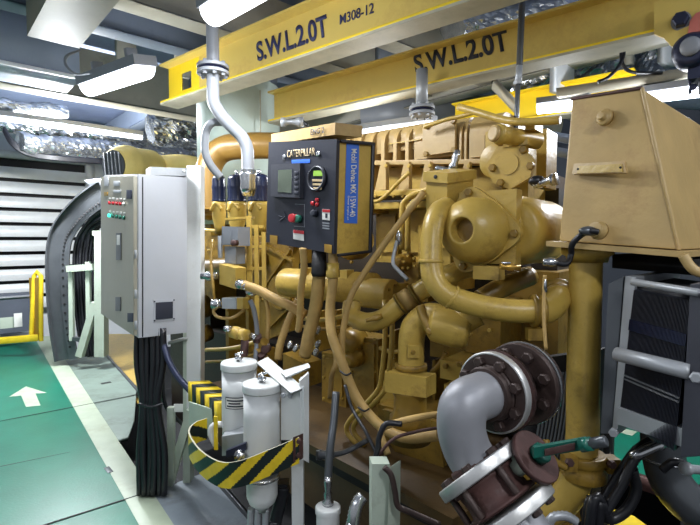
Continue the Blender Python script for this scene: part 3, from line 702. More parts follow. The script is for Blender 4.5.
for x in range(376, 436, 9): bolt(en, H(x, 196.5, -.02), FN, .009, .010, 'yel2')
# injector line covers and cylinder head faces between the ledge and the manifold
for k, (x0, x1) in enumerate(((376, 398), (402, 428))):
    eb(x0, x1, 211, 262, -.20, .3, 'yel', 'head_cover', bevel=.02)
    eb(x0+3, x1-3, 217, 252, -.18, .05, 'yel', 'inspection_cover', bevel=.01)
for x in (378, 396, 404, 425):
    for y in (215, 256): bolt(en, H(x, y, -.20), FN, .010, .012, 'yel2')
for y in (218, 226, 234, 244): eb(438, 466, y, y+4, -.12, .3, 'yel', 'casting_rib', bevel=.004)
eb(418, 450, 210, 290, -.16, .3, 'yel', 'pump_bracket', bevel=.012)
for x, y, r in ((358, 240, .12), (352, 218, .07), (410, 262, .05), (300, 232, .10)):
    MB().lathe(H(x, y, -.22), FN, [(0, r), (.08, r), (.09, r*.92), (.12, r*.88), (.125, r*.5), (.15, r*.45)], 28).build('round_cover', 'yel2', en)
    for k in range(5): bolt(en, H(x, y, -.10)+Z*r*.7*math.sin(k*1.257)+U*r*.7*math.cos(k*1.257), FN, .008, .010, 'yel')
eb(404, 428, 262, 300, -.16, .3, 'yel2', 'head_cover', bevel=.015)
eb(340, 372, 206, 214, -.04, .2, 'yel2', 'rail', bevel=.004)
# lower clutter: webs, brackets and pipework on the crankcase
for x, y0, y1 in ((226, 300, 360), (246, 296, 352), (312, 312, 352), (334, 310, 350), (392, 330, 372), (438, 296, 356), (432, 360, 408)):
    eb(x, x+3, y0, y1, -.14, .2, 'yel2', 'stiffener', bevel=.004)
for k, (a, b_, r) in enumerate((((206, 350), (262, 340), .016), ((206, 362), (262, 352), .012), ((300, 318), (345, 316), .014), ((300, 326), (345, 326), .010), ((380, 348), (404, 350), .012), ((432, 372), (446, 352), .014), ((204, 230), (262, 226), .014))):
    MB().tube([H(*a, -.08), H((a[0]+b_[0])/2, (a[1]+b_[1])/2+3, -.06), H(*b_, -.08)], r, 10).build('small_pipe', 'yel2' if k % 2 else 'yel', en)
for x, y in ((228, 310), (228, 330), (248, 310), (248, 334), (314, 322), (336, 330), (394, 344), (394, 360), (440, 310), (440, 334), (204, 250), (262, 300), (290, 250), (352, 262), (404, 268), (424, 268), (404, 292), (424, 292)):
    bolt(en, H(x, y, -.06), FN, .010, .014, 'yel2')
sk0 = P(200, 385, 3.5)
MB().hexa(sk0-W42*.03-Z*.04, -U42*2.25, W42*.03, Z*.045).build('skid_rail', 'base', en, bevel=.004)
MB().hexa(sk0-W42*.012-Z*.09, -U42*2.25, W42*.02, Z*.05).build('drain_channel', 'dark', en)  # black strip standing in for the dark gap below the rail
# water manifold along the side, with rounded end cap
mp0 = H(284, 282, .03)
Lm = reach(mp0, -U, 374)
MB().lathe(mp0, -U, [(0, .075), (.02, .088), (Lm, .088)], 28).build('water_manifold', 'yel', en)
pc_ = H(360, 292, .06); Lc = reach(pc_, -U, 393)
cpx = MB().lathe(pc_, -U, [(0, .075), (.01, .08), (Lc-.01, .08), (Lc, .075)], 28); cpx.hexa(pc_-Z*.08+FN*.0, -U*Lc, W*.15, Z*.13).build('end_cap', 'yel', en)
for k in range(5):
    an = k*1.25; bolt(en, pc_-U*Lc+W*.05*math.cos(an)+Z*.05*math.sin(an), -U, .008, .010, 'yel2')
for x, y in ((300, 268), (318, 270), (340, 270)): eb(x, x+7, y, y+26, .10, .06, 'yel', 'manifold_clamp', bevel=.004)
# casting details, gear case with diagonal braces
eq([(258, 236), (300, 240), (296, 330), (268, 340), (252, 300)], -.22, .06, 'yel2', 'gear_case')
for a, b2 in (((262, 245), (295, 262)), ((258, 300), (292, 252)), ((270, 330), (300, 300))):
    p, q = H(*a, -.15), H(*b2, -.15); MB().hexa(p, q-p, Z*.022, FN*.03).build('brace_rib', 'yel2', en, bevel=.003)
MB().lathe(H(285, 292, -.16), FN, [(0, .12), (.05, .12), (.06, .11)], 32).build('round_cover', 'yel2', en)
# crankcase doors
for k, (x0, x1, yt, yb) in enumerate(((232, 262, 345, 395), (322, 346, 352, 402), (350, 378, 335, 408))):
    d_ = eb(x0, x1, yt, yb, -.20, .16, 'yel2', 'crankcase_door', bevel=.012)
    eb(x0+4, x1-4, yt+6, yb-6, -.185, .03, 'yel2', 'door_panel', d_, bevel=.008)
    for x in (x0+2, x1-3):
        for y in (yt+4, (yt+yb)/2, yb-4): bolt(d_, H(x, y, -.20), FN, .009, .012, 'yel')
for k, (x, y, r) in enumerate(((358, 338, .085), (363, 352, .06), (383, 318, .05), (206, 305, .10), (209, 332, .07), (218, 210, .07))):
    MB().lathe(H(x, y, -.24), FN+(-Z*.2), [(0, r), (.1, r), (.105, r*.85), (.14, r*.8), (.145, r*.5), (.16, r*.45)], 24).build('boss_cover', 'yel2', en)
# lower side castings
eb(380, 398, 372, 432, .0, .3, 'yel', 'oil_pump_body', bevel=.02)
eb(378, 434, 404, 440, .10, .35, 'yel2', 'sump_side', bevel=.01)
eq([(386, 408), (440, 420), (452, 500), (440, 512), (392, 440)], .10, .03, 'yel2', 'sump_plate')
eb(440, 468, 360, 378, .12, .3, 'yel', 'side_block', bevel=.012)
eb(444, 470, 384, 404, .10, .3, 'yel', 'side_block', bevel=.012)
eb(440, 462, 408, 436, .08, .3, 'yel2', 'side_block', bevel=.012)
for x, y in ((446, 366), (460, 364), (450, 391), (463, 390), (446, 415), (456, 424)): bolt(en, H(x, y, .125), FN, .013, .014, 'yel2')
eb(466, 500, 300, 352, -.08, .35, 'yel2', 'cooler_body', bevel=.02)
for x, y in ((470, 306), (486, 304), (478, 314), (470, 334), (490, 330)): bolt(en, H(x, y, -.07), FN, .010, .012, 'yel')
eb(430, 466, 322, 356, -.12, .3, 'yel2', 'cooler_body', bevel=.02)
eb(500, 556, 270, 420, -.36, .5, 'yel2', 'flywheel_housing', bevel=.02)
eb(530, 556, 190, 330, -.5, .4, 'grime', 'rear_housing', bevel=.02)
eb(492, 528, 136, 200, -.24, .3, 'yel', 'rear_cover_housing', bevel=.03)
for x, y in ((500, 200), (520, 205), (540, 208), (548, 150), (550, 170)): bolt(en, H(x, y, -.21), FN, .011, .014, 'yel2')
# exposed left end top
eb(200, 268, 236, 262, -.20, .5, 'yel2', 'filter_base_rail', bevel=.02)
eb(172, 212, 206, 300, -.45, .5, 'yel2', 'end_housing', bevel=.04)
eb(172, 212, 301, 420, -.50, .5, 'grime', 'end_housing', bevel=.02)  # painted dark to stand for the shaded gap beside the post
MB().lathe(H(205, 262, -.3), FN, [(0, .14), (.1, .14), (.12, .12), (.14, .06), (.2, .055)], 30).build('end_cover', 'yel', en)
for k in range(6): bolt(en, H(205, 262, -.18)+Z*.115*math.sin(k*1.05)+U*.115*math.cos(k*1.05), FN, .010, .012, 'yel')
MB().tube([H(196, 268, -.1), H(230, 266, -.1), H(262, 258, -.1)], .06, 20, smooth=False).build('oil_rail', 'yel2', en)
# ---------------- small oil/air pipes in pairs
def pipe(pts, r, m, name, label, cat='pipe', off=None, par=None, **k):
    q = [H(x, y, o) for x, y, o in pts] if len(pts[0]) == 3 and off is None else pts
    b = MB().tube(q, r, **k)
    return b.build(name, m, par, label=label, cat=cat) if par is None else b.build(name, m, par)
def rod(pts, r, m, name, par, **k): return pipe(pts, r, m, name, None, par=par, **k)
rod([(333, 205, .02), (372, 202, .02), (384, 197, .02), (400, 181, .02), (410, 172, .0)], .010, 'yel', 'rail_pipe', en)
rod([(402, 250, .0), (402, 210, .0), (406, 200, .0), (416, 193, 0), (430, 189, 0)], .014, 'yel', 'rail_pipe', en)
rod([(408, 252, .0), (408, 214, .0), (411, 205, .0), (420, 198, 0), (432, 195, 0)], .014, 'yel', 'rail_pipe', en)
rod([(424, 127, -.02), (445, 120, -.02), (462, 116, -.02), (476, 112, 0)], .010, 'yel', 'top_pipe', en)
for dx in (0, 7):
    rod([(385+dx, 300, .16), (385+dx, 340, .16), (382+dx, 372, .16), (379+dx, 388, .16), (368+dx, 402, .17), (350+dx, 420, .18), (347+dx, 432, .18), (358+dx, 446, .18)], .013, 'yel', 'oil_pipe', en, k=5)
pipe([(459, 107, .05), (480, 113, .08), (500, 119, .1), (520, 122, .12), (545, 121, .12), (560, 120, .12)], .016, 'yel', 'top_vent_pipe', 'slim tan pipe running along the very top of the engine to the tan box')
# ---------------- filters at left
for k, (x, wpx) in enumerate(((219, 7), (237, 9.5), (259, 11))):
    d = 3.05-k*.06; r = wpx*d/480
    ft = thing('oil_filter', P(x, 236, d), ['leftmost and smallest looking navy blue filter canister on a yellow head', 'middle navy blue filter canister on a yellow head', 'rightmost and largest looking navy blue filter canister on a yellow head'][k], 'filter', 'navy filter canisters')
    c = P(x, 202, d); h = .17
    MB().lathe(c, Z, [(0, r*.96), (.005, r), (.012, r), (.016, r*.95), (.08, r*.95), (.085, r), (.10, r), (.105, r*.95), (h-.03, r*.93), (h-.01, r*.8), (h, r*.4)], 28).build('canister', 'navy', ft)
    MB().lathe(c, -Z, [(0, r*.98), (.02, r*1.02), (.10, r*.95), (.16, r*.7), (.20, r*.6)], 28).build('filter_head', 'yel', ft)
    p = c-Z*.03-V3((.3, 1, 0)).normalized()*r*.92
    MB().tube([p+RT*-.03-Z*.03, p+Z*.02, p+RT*.04-Z*.02], .012, 8).build('casting_web', 'yel', ft)
    MB().cyl(c+Z*h, c+Z*(h+.025), .012, 8).build('vent_plug', 'steel', ft)
# grey positioner box
gb = thing('electrical_actuator_box', P(231, 262, 2.55), 'small grey electrical box on a bracket below the navy filters', 'box')
ax1 = (P(245, 235, 2.5)-P(222, 237, 2.6)); 
MB().hexa(P(222, 245, 2.58), P(238, 246, 2.5)-P(222, 245, 2.58), W*.08, Z*.10).build('upper_housing', 'lampd', gb, bevel=.006)
MB().hexa(P(225, 263, 2.58), P(236, 264, 2.52)-P(225, 263, 2.58), W*.06, Z*.09).build('lower_housing', 'lampd', gb, bevel=.006)
MB().hexa(P(223, 244, 2.565), P(231, 244.5, 2.53)-P(223, 244, 2.565), W*.004, Z*.075).build('cover_plate', 'lampd', gb)
p = P(237, 243, 2.49); MB().cyl(p, p-W*.03, .016, 14).build('knob', 'rust', gb)
MB().hexa(P(218, 258, 2.6), RT*.02, V3((0, .02, 0)), Z*.12).build('cable_gland', 'gal', gb)
yf = thing('yellow_bracket_frame', P(255, 330, 2.6), 'yellow slotted uprights standing right of the small grey electrical box', 'bracket')
for x0, x1, yt, yb, d in ((247, 252, 216, 290, 2.62), (255, 259, 226, 330, 2.62), (262, 266, 232, 300, 2.6)):
    MB().hexa(P(x0, yb, d), RT*((x1-x0)*d/480), V3((0, .02, 0)), Z*((yb-yt)*d/480)).build('upright', 'yel', yf, bevel=.002)
for y in (228, 248, 270): MB().hexa(P(247, y, 2.61), RT*.09, V3((0, .015, 0)), Z*.016).build('crosspiece', 'yel', yf, bevel=.002)
MB().hexa(P(225, 218, 2.66), P(252, 216, 2.6)-P(225, 218, 2.66), V3((0, .08, 0)), -Z*.012).build('shelf', 'yel', yf, bevel=.002)
# yellow block with hose
yb_ = thing('valve_block', P(229, 285, 2.5), 'square yellow valve block under the small grey electrical box, with silver fittings', 'valve block')
MB().hexa(P(219.5, 284, 2.52), P(235.5, 289, 2.42)-P(219.5, 284, 2.52), W*.07, Z*.105).build('body', 'yel', yb_, bevel=.006)
MB().lathe(P(239, 284, 2.42), (P(246, 286, 2.38)-P(236, 283, 2.44)), [(0, .026), (.025, .026), (.03, .02), (.05, .022), (.07, .018)], 8).build('fitting', 'steel', yb_)
MB().lathe(P(218, 276, 2.54), -RT, [(0, .02), (.03, .02), (.035, .026), (.06, .026), (.065, .018), (.09, .018)], 8).build('fitting', 'steel', yb_)
MB().lathe(P(248, 291, 2.42), (P(258, 293, 2.38)-P(248, 291, 2.42)), [(0, .018), (.025, .024), (.05, .018)], 8).build('fitting', 'steel', yb_)
def hose(pts, r, m, name, label, cat='hose', **k):
    q = [P(*p) for p in pts]
    if pts[-1][1] >= 524: q.append(V3((q[-1].x, q[-1].y+.02, -.58)))
    return MB().tube(q, r, **k).build(name, m, None, label=label, cat=cat)
hose([(244, 285, 2.39), (258, 290, 2.36), (275, 299, 2.33), (292, 307, 2.31), (306, 315, 2.3)], .0235, 'hose', 'oil_hose', 'tan hose slanting from the yellow valve block to the hanging hoses')
hose([(256, 292, 2.38), (264, 296, 2.38), (268, 310, 2.4), (268, 330, 2.42), (266, 352, 2.45)], .010, 'hose', 'oil_hose', 'thin tan hose curling down right of the valve block fittings')
hose([(250, 300, 2.42), (254, 310, 2.42), (257, 330, 2.42), (256, 355, 2.4), (253, 372, 2.4)], .012, 'lampd', 'oil_hose', 'thin grey hose falling behind the two white filter canisters')
hose([(226, 302, 2.5), (214, 310, 2.5), (218, 317, 2.5), (232, 318, 2.5), (244, 310, 2.5)], .008, 'hose', 'sensor_wire', 'thin tan wire looped beneath the grey solenoid valve', cat='wire')
hose([(213, 240, 2.6), (211, 262, 2.55), (213, 285, 2.5), (214, 300, 2.5)], .008, 'yel2', 'sensor_wire', 'thin yellow line beside the right edge of the white post', cat='wire')
sv = thing('solenoid_valve', P(226, 310, 2.48), 'grey solenoid valve with round silver end under the yellow valve block', 'valve')
MB().hexa(P(222, 308.5, 2.48), P(236, 309, 2.44)-P(222, 308.5, 2.48), W*.06, Z*.055).build('coil', 'gal', sv, bevel=.006)
MB().lathe(P(222, 304, 2.5), -RT, [(0, .022), (.02, .022), (.022, .027), (.05, .027), (.055, .02)], 18).build('end_nut', 'steel', sv)
MB().hexa(P(236, 309, 2.45), P(243, 309, 2.42)-P(236, 309, 2.45), W*.04, Z*.055).build('body', 'yel', sv, bevel=.006)
lf = thing('pipe_fitting', P(242, 342, 2.4), 'yellow hexagonal pipe fitting with silver ends above the white canisters', 'fitting')
MB().lathe(P(232, 332, 2.42), (P(250, 336, 2.36)-P(232, 332, 2.42)), [(0, .03), (.04, .034), (.045, .02), (.06, .02), (.065, .03), (.10, .03)], 8).build('body', 'yel', lf)
for x, y, s in ((228, 329, -1), (253, 336.5, 1)): MB().lathe(P(x, y, 2.4), RT*s+Z*-.15*s, [(-.02, .017), (.01, .017), (.012, .013), (.02, .013)], 8).build('end_nut', 'steel', lf)
MB().cyl(P(245, 340, 2.38), P(244, 356, 2.38), .02, 10).build('stem', 'rust', lf)
rc = thing('rusty_coupling', P(262, 362, 2.4), 'knotted brown-yellow coupling just behind the white canister lids', 'fitting')
for k in range(6): MB().lathe(P(258+k % 3*4, 340+k*4, 2.42), V3((.4*(k % 2), -.5, .8-.4*(k % 3))), [(-.02, .018), (.0, .028), (.02, .018), (.03, .022)], 9).build('nut', 'yel2' if k % 2 else 'rust', rc)
jb = thing('small_junction_box', P(300, 395, 2.45), 'small open yellow box low on the engine right of the white canisters', 'box')
MB().hexa(P(283, 376, 2.5), P(305, 388, 2.38)-P(283, 376, 2.5), W*.12, Z*.12).build('body', 'yel2', jb, bevel=.005)
for k, (x, y) in enumerate(((290, 345), (296, 348), (318, 330), (318, 344), (316, 352))):
    MB().lathe(P(x, y, 2.3), V3((.3, -.2, .9-.3*(k % 2))), [(-.02, .009), (-.008, .014), (.008, .014), (.02, .008)], 8).build('hose_end_fitting', 'steel', None, label='silver hose fitting %s' % ['left of the lower hanging hoses, on the open yellow box', 'close beside the open yellow box, right one', 'highest between the two thick hanging hoses', 'middle one between the two thick hanging hoses', 'lowest between the two thick hanging hoses'][k], cat='fitting')
# ---------------- control panel hoses
hose([(303, 248, 2.1), (304, 268, 2.12), (301, 290, 2.15), (300, 318, 2.2), (298, 332, 2.25)], .0165, 'hose', 'cable_hose', 'leftmost ribbed tan hose hanging beneath the black control panel', rib=.02)
hose([(319, 250, 2.1), (319, 275, 2.12), (316, 305, 2.15), (309, 335, 2.2), (305, 355, 2.25)], .030, 'hose', 'cable_hose', 'thickest tan hose hanging beneath the middle of the black control panel')
MB().lathe(P(319, 250, 2.09), -Z, [(0, .031), (.10, .034), (.115, .03)], 16).build('hose_gland', 'dark', None, label='dark gland where the thickest hose enters the black panel', cat='gland')
hose([(333, 250, 2.05), (333, 280, 2.05), (330, 310, 2.05), (332, 335, 2.02), (341, 360, 2.0), (355, 395, 1.98), (372, 418, 1.95), (390, 432, 1.9), (410, 438, 1.85), (440, 435, 1.8)], .021, 'hose', 'cable_hose', 'long ribbed tan hose from the black panel sweeping down toward the silver elbow', k=10)
MB().lathe(P(333, 263, 2.04), -Z, [(0, .026), (.03, .026), (.032, .03), (.06, .03), (.062, .025)], 8).build('hose_nut', 'yel', None, label='tan hexagonal nut at the top of the long sweeping hose', cat='nut')
for x, y in ((346, 372), (364, 408)):
    MB().tube([P(x-6, y-1, 1.95), P(x, y+3, 1.93), P(x+5, y+1, 1.95)], .004, 6).build('cable_tie', 'black', None, label='black tie on the long sweeping hose, %s one' % ('upper' if y < 400 else 'lower'), cat='cable tie')
hose([(424, 192, 1.98), (408, 212, 1.98), (385, 243, 2.0), (365, 272, 2.02), (351, 296, 2.02), (344, 325, 2.03), (342, 350, 2.03), (344, 368, 2.03)], .0135, 'hose', 'conduit', 'slim tan conduit slanting from the tan junction box down past the panel')
hose([(298, 300, 2.35), (287, 325, 2.35), (280, 345, 2.35), (278, 362, 2.35)], .02, 'hose', 'cable_hose', 'short tan hose curving to the left behind the lowest white arm', rib=.02)
hose([(330, 398, 2.2), (332, 375, 2.2), (336, 362, 2.2), (334, 340, 2.25)], .012, 'hose', 'oil_hose', 'thin hose rising beside the long sweeping hose near the floor gully')
hose([(388, 455, 1.72), (381, 432, 1.75), (392, 424, 1.75), (415, 418, 1.75), (440, 414, 1.78), (462, 412, 1.9)], .012, 'hose', 'oil_hose', 'tan hose bending over the pale stub post toward the silver elbow')
hose([(372, 470, 1.7), (378, 448, 1.7), (379, 438, 1.7), (386, 424, 1.7), (402, 424, 1.7)], .010, 'black', 'power_cable', 'black cable rising from the pale stub post', cat='cable')
hose([(345, 385, 1.95), (352, 408, 1.9), (366, 432, 1.8), (376, 452, 1.75)], .007, 'black', 'power_cable', 'thin black cable tied along the long sweeping hose', cat='cable')
hose([(374, 462, 1.72), (392, 440, 1.72), (415, 432, 1.75), (444, 427, 1.8)], .006, 'rust', 'power_cable', 'thin brown cable crossing behind the pale stub post', cat='cable')
# ---------------- black control panel
cpn = thing('engine_control_panel', P(340, 254, 2.1), 'black and tan engine control panel with a display, a gauge and a blue side sticker', 'control panel')
TL, TR, BR_, BL = P(272, 143, 2.3), P(340, 140, 2.0), P(336, 254, 2.0), P(270, 242, 2.3)
ex_ = TR-TL; ez_ = ((TL-BL)+(TR-BR_))/2; BL2 = TL-ez_; BR2 = TR-ez_
pn = ex_.cross(ez_).normalized(); pn = pn if pn.dot(CAM-TL) > 0 else -pn
sd_ = -pn; Ls = .25
# find depth so its rear edge shows at the right place
sd_ = (P(373, 143, 2.13)-TR); 
MB().hexa(BL2, ex_, ez_, sd_).build('enclosure', 'yel', cpn, bevel=.006)
fp_ = MB().hexa(BL2-pn*0, ex_, ez_, pn*.02).build('front_panel', 'panel', cpn, bevel=.006)
def pp(px, py, o=.02): return hit(px, py, BL2+pn*o, pn)
MB().hexa(BR2+pn*.021-ez_*.0, -sd_.normalized()*.001+ex_.normalized()*.006, ez_, sd_*1.03).build('edge_trim', 'panel', cpn) if False else None
sn = ex_.normalized()
MB().hexa(TR+sn*.001-ez_.normalized()*.012, sd_, sn*.012, ez_.normalized()*.014).build('edge_trim', 'panel', cpn)
MB().hexa(BR2+sn*.001, sd_, sn*.012, -ez_.normalized()*.01).build('edge_trim', 'panel', cpn)
MB().hexa(BR2+sd_+sn*.001-sd_.normalized()*.012, sd_.normalized()*.014, sn*.010, ez_).build('edge_trim', 'panel', cpn)
def sp(px, py, o=.001): return hit(px, py, BR2+sn*o, (sd_.cross(ez_)).normalized())
stk = slab([sp(344, 223), sp(357, 223.5), sp(359, 143.5), sp(346.5, 143)], sn, .0015).build('blue_sticker', 'blue', cpn)
snn = sd_.cross(ez_).normalized(); snn = snn if snn.dot(CAM-TR) > 0 else -snn
def sp3(px, py): return hit(px, py, BR2+sn*.0035, snn)
# the sticker's writing runs down the side
text('Mobil Delvac MX 15W-40', sp3(351.3, 149), sp3(349.6, 217), sp3(356.8, 149), 'paper', stk, 'sticker_lettering', n_off=.0008)
text('Diesel engine oil', sp3(347.3, 196), sp3(346.6, 220), sp3(349.1, 196), 'paper', stk, 'sticker_lettering', n_off=.0008)
# tan cover strip on top
cs = MB().hexa(P(271, 144.5, 2.32)-sn*.0, P(335, 134.5, 1.99)-P(271, 144.5, 2.32), sd_*.8, ez_.normalized()*.05).build('top_cover', 'tan', cpn, bevel=.005)
cn = ((P(335, 134, 1.99)-P(271, 143, 2.32))).cross(ez_).normalized(); cn = cn if cn.dot(CAM-TR) > 0 else -cn
c_o = P(271, 143, 2.32)
def tcp(px, py): return hit(px, py, c_o+cn*.003, cn)
text('ENG 2', tcp(311, 135.2), tcp(324.5, 132.6), tcp(311, 129.5), 'ink', cs, 'cover_lettering')
text('CATERPILLAR', pp(287.5, 158), pp(315.5, 155.5), pp(287.5, 150.5), 'letter', fp_, 'panel_lettering')
slab([pp(292, 163.5), pp(310, 163), pp(310, 159), pp(292, 160)], pn, .002).build('blue_label', 'blue', fp_)
for x, y in ((284.5, 157), (318.8, 154)): MB().lathe(pp(x, y), pn, [(0, .012), (.004, .012), (.008, .007)], 14).build('screw', 'steel', fp_)
ds = slab([pp(274.5, 197), pp(303.5, 198.5), pp(304, 164), pp(275, 165.5)], pn, .024).build('display_unit', 'panel2', cpn, bevel=.008)
slab([pp(278, 192, .044), pp(291.5, 193, .044), pp(292, 169.5, .044), pp(278.5, 170, .044)], pn, .002).build('screen', 'screen', ds)
slab([pp(277.3, 193, .0435), pp(292.5, 194, .0435), pp(293, 168.5, .0435), pp(277.8, 169, .0435)], pn, .001).build('screen_frame', 'ink', ds)
for k in range(5): slab([pp(295, 174.5+k*5, .044), pp(298.5, 174.7+k*5, .044), pp(298.5, 171.3+k*5, .044), pp(295, 171.2+k*5, .044)], pn, .004).build('button', 'ink', ds)
gc = pp(318, 179); gu = ez_.normalized()*1.12; 
gg = MB().lathe(gc, pn, [(0, .055), (.012, .055), (.018, .051), (.018, .046), (.006, .044)], 36).build('round_gauge', 'panel2', cpn)
MB().lathe(gc, pn, [(0, .045), (.010, .045)], 32).build('dial', 'ink', gg)
slab([pp(313.5, 176, .032), pp(322.5, 176, .032), pp(322.5, 170.5, .032), pp(313.5, 170.8, .032)], pn, .002).build('lit_display', 'green_lcd', gg)
for k in range(3): slab([pp(312.5+k*.4, 181.5+k*4, .032), pp(323-k*.6, 181.7+k*4, .032), pp(323-k*.6, 179.5+k*4, .032), pp(312.5+k*.4, 179.3+k*4, .032)], pn, .0015).build('dial_marking', 'letter', gg)
for x, y in ((313, 203.5), (317.5, 204.5), (317.5, 200)): MB().lathe(pp(x, y), pn, [(0, .010), (.006, .010), (.010, .005)], 12).build('warning_lamp', 'red', fp_)
kn = MB().lathe(pp(316, 213.5), pn, [(0, .016), (.02, .014), (.022, .010)], 18).build('knob', 'ink', fp_)
es = MB().lathe(pp(296.5, 218.5), pn, [(0, .018), (.012, .018), (.014, .014), (.02, .014), (.022, .02), (.034, .018)], 22).build('stop_button', 'red', fp_)
MB().lathe(pp(300, 219), pn, [(0, .018), (.02, .018), (.024, .012)], 20).build('stop_button_guard', 'grnb', fp_)
slab([pp(322.5, 219.5), pp(330, 220.5), pp(330, 209.5), pp(322.5, 209)], pn, .002).build('warning_label', 'paper', fp_)
slab([pp(322.5, 212, .0225), pp(330, 212.5, .0225), pp(330, 209.7, .0225), pp(322.5, 209.2, .0225)], pn, .001).build('warning_label_band', 'red', fp_)
slab([pp(325.4, 218, .0225), pp(327.4, 218, .0225), pp(327.4, 213.6, .0225), pp(325.4, 213.5, .0225)], pn, .001).build('warning_symbol', 'ink', fp_)
for k in range(3): slab([pp(322.5, 223.6+k*2.6), pp(329.5, 224.4+k*2.6), pp(329.5, 222.9+k*2.6), pp(322.5, 222.1+k*2.6)], pn, .001).build('printed_line', 'lampd', fp_)
slab([pp(293.5, 239), pp(304, 241), pp(304, 231), pp(293.5, 229.7)], pn, .002).build('warning_label', 'paper', fp_)
slab([pp(293.5, 233, .0225), pp(304, 234.3, .0225), pp(304, 231, .0225), pp(293.5, 229.8, .0225)], pn, .001).build('warning_label_band', 'red', fp_)
for a, b2 in (((279, 216), (284, 218)), ((284, 212), (286, 219)), ((280, 221), (286, 216))): MB().tube([pp(*a, .021), pp(*b2, .021)], .0025, 6, smooth=False).build('scratched_mark', 'ink', fp_)
for q in (((294, 226), (304.5, 227)), ((304.5, 227), (304.5, 204.5)), ((304.5, 204.5), (295, 204)), ): MB().tube([pp(*q[0], .0205), pp(*q[1], .0205)], .0012, 6, smooth=False).build('printed_line', 'lampd', fp_)
for x, y in ((274, 239), (328.5, 248)): slab([pp(x-3.5, y+4), pp(x+3.5, y+5.5), pp(x+3.5, y-3), pp(x-3.5, y-4)], pn, .004).build('corner_latch', 'gold', fp_)
# ================================================================ TURBO / PUMP GROUP, UPPER RIGHT
tf = thing('drive_cover_flange', H(510, 188, .1), 'six sided tan cover flange with a round raised boss above the big pump', 'cover')
MB().lathe(H(513, 166, -.15)+W*.0, FN, [(0, .078), (.20, .078)], 32).build('body', 'yel', tf)
hexp = [(488, 168), (499, 148), (522, 144), (536, 160), (532, 178), (512, 190), (496, 184)]
pl_ = eq(hexp, .05, .025, 'yel', 'plate', tf, bevel=.006)
MB().lathe(H(508, 164, .075), FN, [(0, .046), (.005, .046)], 32).build('boss', 'yel', pl_)
for x, y in ((493, 168), (531, 166), (501, 183), (524, 150)): bolt(pl_, H(x, y, .075), FN, .017, .018, 'yel2')
tc_ = thing('crossover_pipe_end', H(498, 140, .1), 'short capped tan pipe lying on top of the six sided cover flange', 'pipe')
p, q = H(498, 134, .16), H(538, 141, -.02)
MB().lathe(p, q-p, [(-.02, .030), (0, .042), (.015, .042), (.016, .036), ((q-p).length, .036)], 26).build('pipe', 'yel', tc_)
MB().lathe(p, p-q, [(.01, .034), (.025, .034), (.03, .024)], 24).build('end_cap', 'tan', tc_)
for x, y in ((504, 142), (512, 145), (527, 143), (534, 128)): MB().box(H(x, y, .03), .04, .10, .03, -U, W).build('lug', 'yel', tc_, bevel=.006)
eb(536, 546, 130, 188, -.10, .15, 'yel', 'upright_bracket', bevel=.006)
mt_ = thing('cable_connector', H(545, 184, .12), 'silver and black cable connector on top of the pump beside the tan box', 'connector')
MB().lathe(H(534, 184, .12), -U+Z*.15, [(0, .022), (.03, .022), (.032, .016), (.06, .018), (.065, .024), (.09, .024)], 12).build('plug', 'steel', mt_)
MB().ball(H(537, 181, .12), .028, (1.2, 1, .8)).build('wrapped_end', 'black', mt_)
mt2 = thing('cable_connector', H(452, 170, .12), 'silver foil wrapped connector sticking up from the tan junction box', 'connector')
p = H(452, 172, .10); MB().lathe(p, V3((.25, -.1, 1)), [(0, .02), (.03, .022), (.04, .016), (.07, .02), (.10, .014)], 9).build('plug', 'steel', mt2)
MB().lathe(p, V3((-.9, -.1, .2)), [(0, .012), (.05, .016), (.08, .010)], 9).build('arm', 'foil', mt2)
# junction box
jx = thing('junction_box', H(440, 205, .25), 'square tan junction box with lid above the big bent coolant pipe', 'box')
p = P(426, 210, 1.98); q = P(447, 213, 1.90); dx = q-p; dy = P(473, 207, 2.05)-q
h = .118
MB().hexa(p, dx, dy, Z*h).build('body', 'yel', jx, bevel=.004)
MB().hexa(p+Z*h-dx*.08-dy*.06, dx*1.16, dy*1.12, Z*.04).build('lid', 'yel', jx, bevel=.004)
fj = dx.cross(Z).normalized(); fj = fj if fj.dot(CAM-p) > 0 else -fj
MB().cyl(p+dx*.55+Z*(h+.02)+fj*.01, p+dx*.55+Z*(h+.02)+fj*.016, .008, 12).build('lock', 'dark', jx)
# large pump
pm = thing('sea_water_pump', H(500, 275, .3), 'large round-faced tan pump with a dark hole in its centre', 'pump')
AX = (W+U*.05).normalized()        # pump axis into the engine
pcn = P(465, 230, 1.80)
prof = [(.03, .043), (-.026, .045), (-.030, .048), (-.030, .056), (-.022, .072), (-.004, .096), (.024, .118), (.06, .128), (.10, .130)]
MB().lathe(pcn, W, [(t, r) for t, r in prof], 44, caps=False).build('volute_cover', 'yel', pm)
MB().lathe(pcn, W, [(.022, .044), (.035, .044)], 28).build('inlet_plug', 'yel2', pm)
fcen = pcn+W*.10
fpts = []
for k in range(72):
    an = 2*math.pi*k/72; rr = .134+.040*max(max(0, math.cos(an-R(b_)))**14 for b_ in (102, -5, 250))
    fpts.append(fcen + (-U)*math.cos(an)*rr + Z*math.sin(an)*rr)
MB().prism(fpts, W*.03).build('mounting_flange', 'yel', pm, bevel=.004)
for k in range(3):
    an = R((102, -5, 250)[k]); bolt(pm, fcen-U*math.cos(an)*.152+Z*math.sin(an)*.152, FN, .016, .016, 'yel2')
MB().hexa(fcen+W*.03-Z*.13+U*.09, -U*.235, W*.06, Z*.285).build('backing_plate', 'yel', pm, bevel=.006)
MB().lathe(fcen+W*.06-U*.02, W, [(0, .13), (.02, .135), (.12, .135), (.16, .125), (.34, .12)], 40).build('pump_body', 'yel', pm)
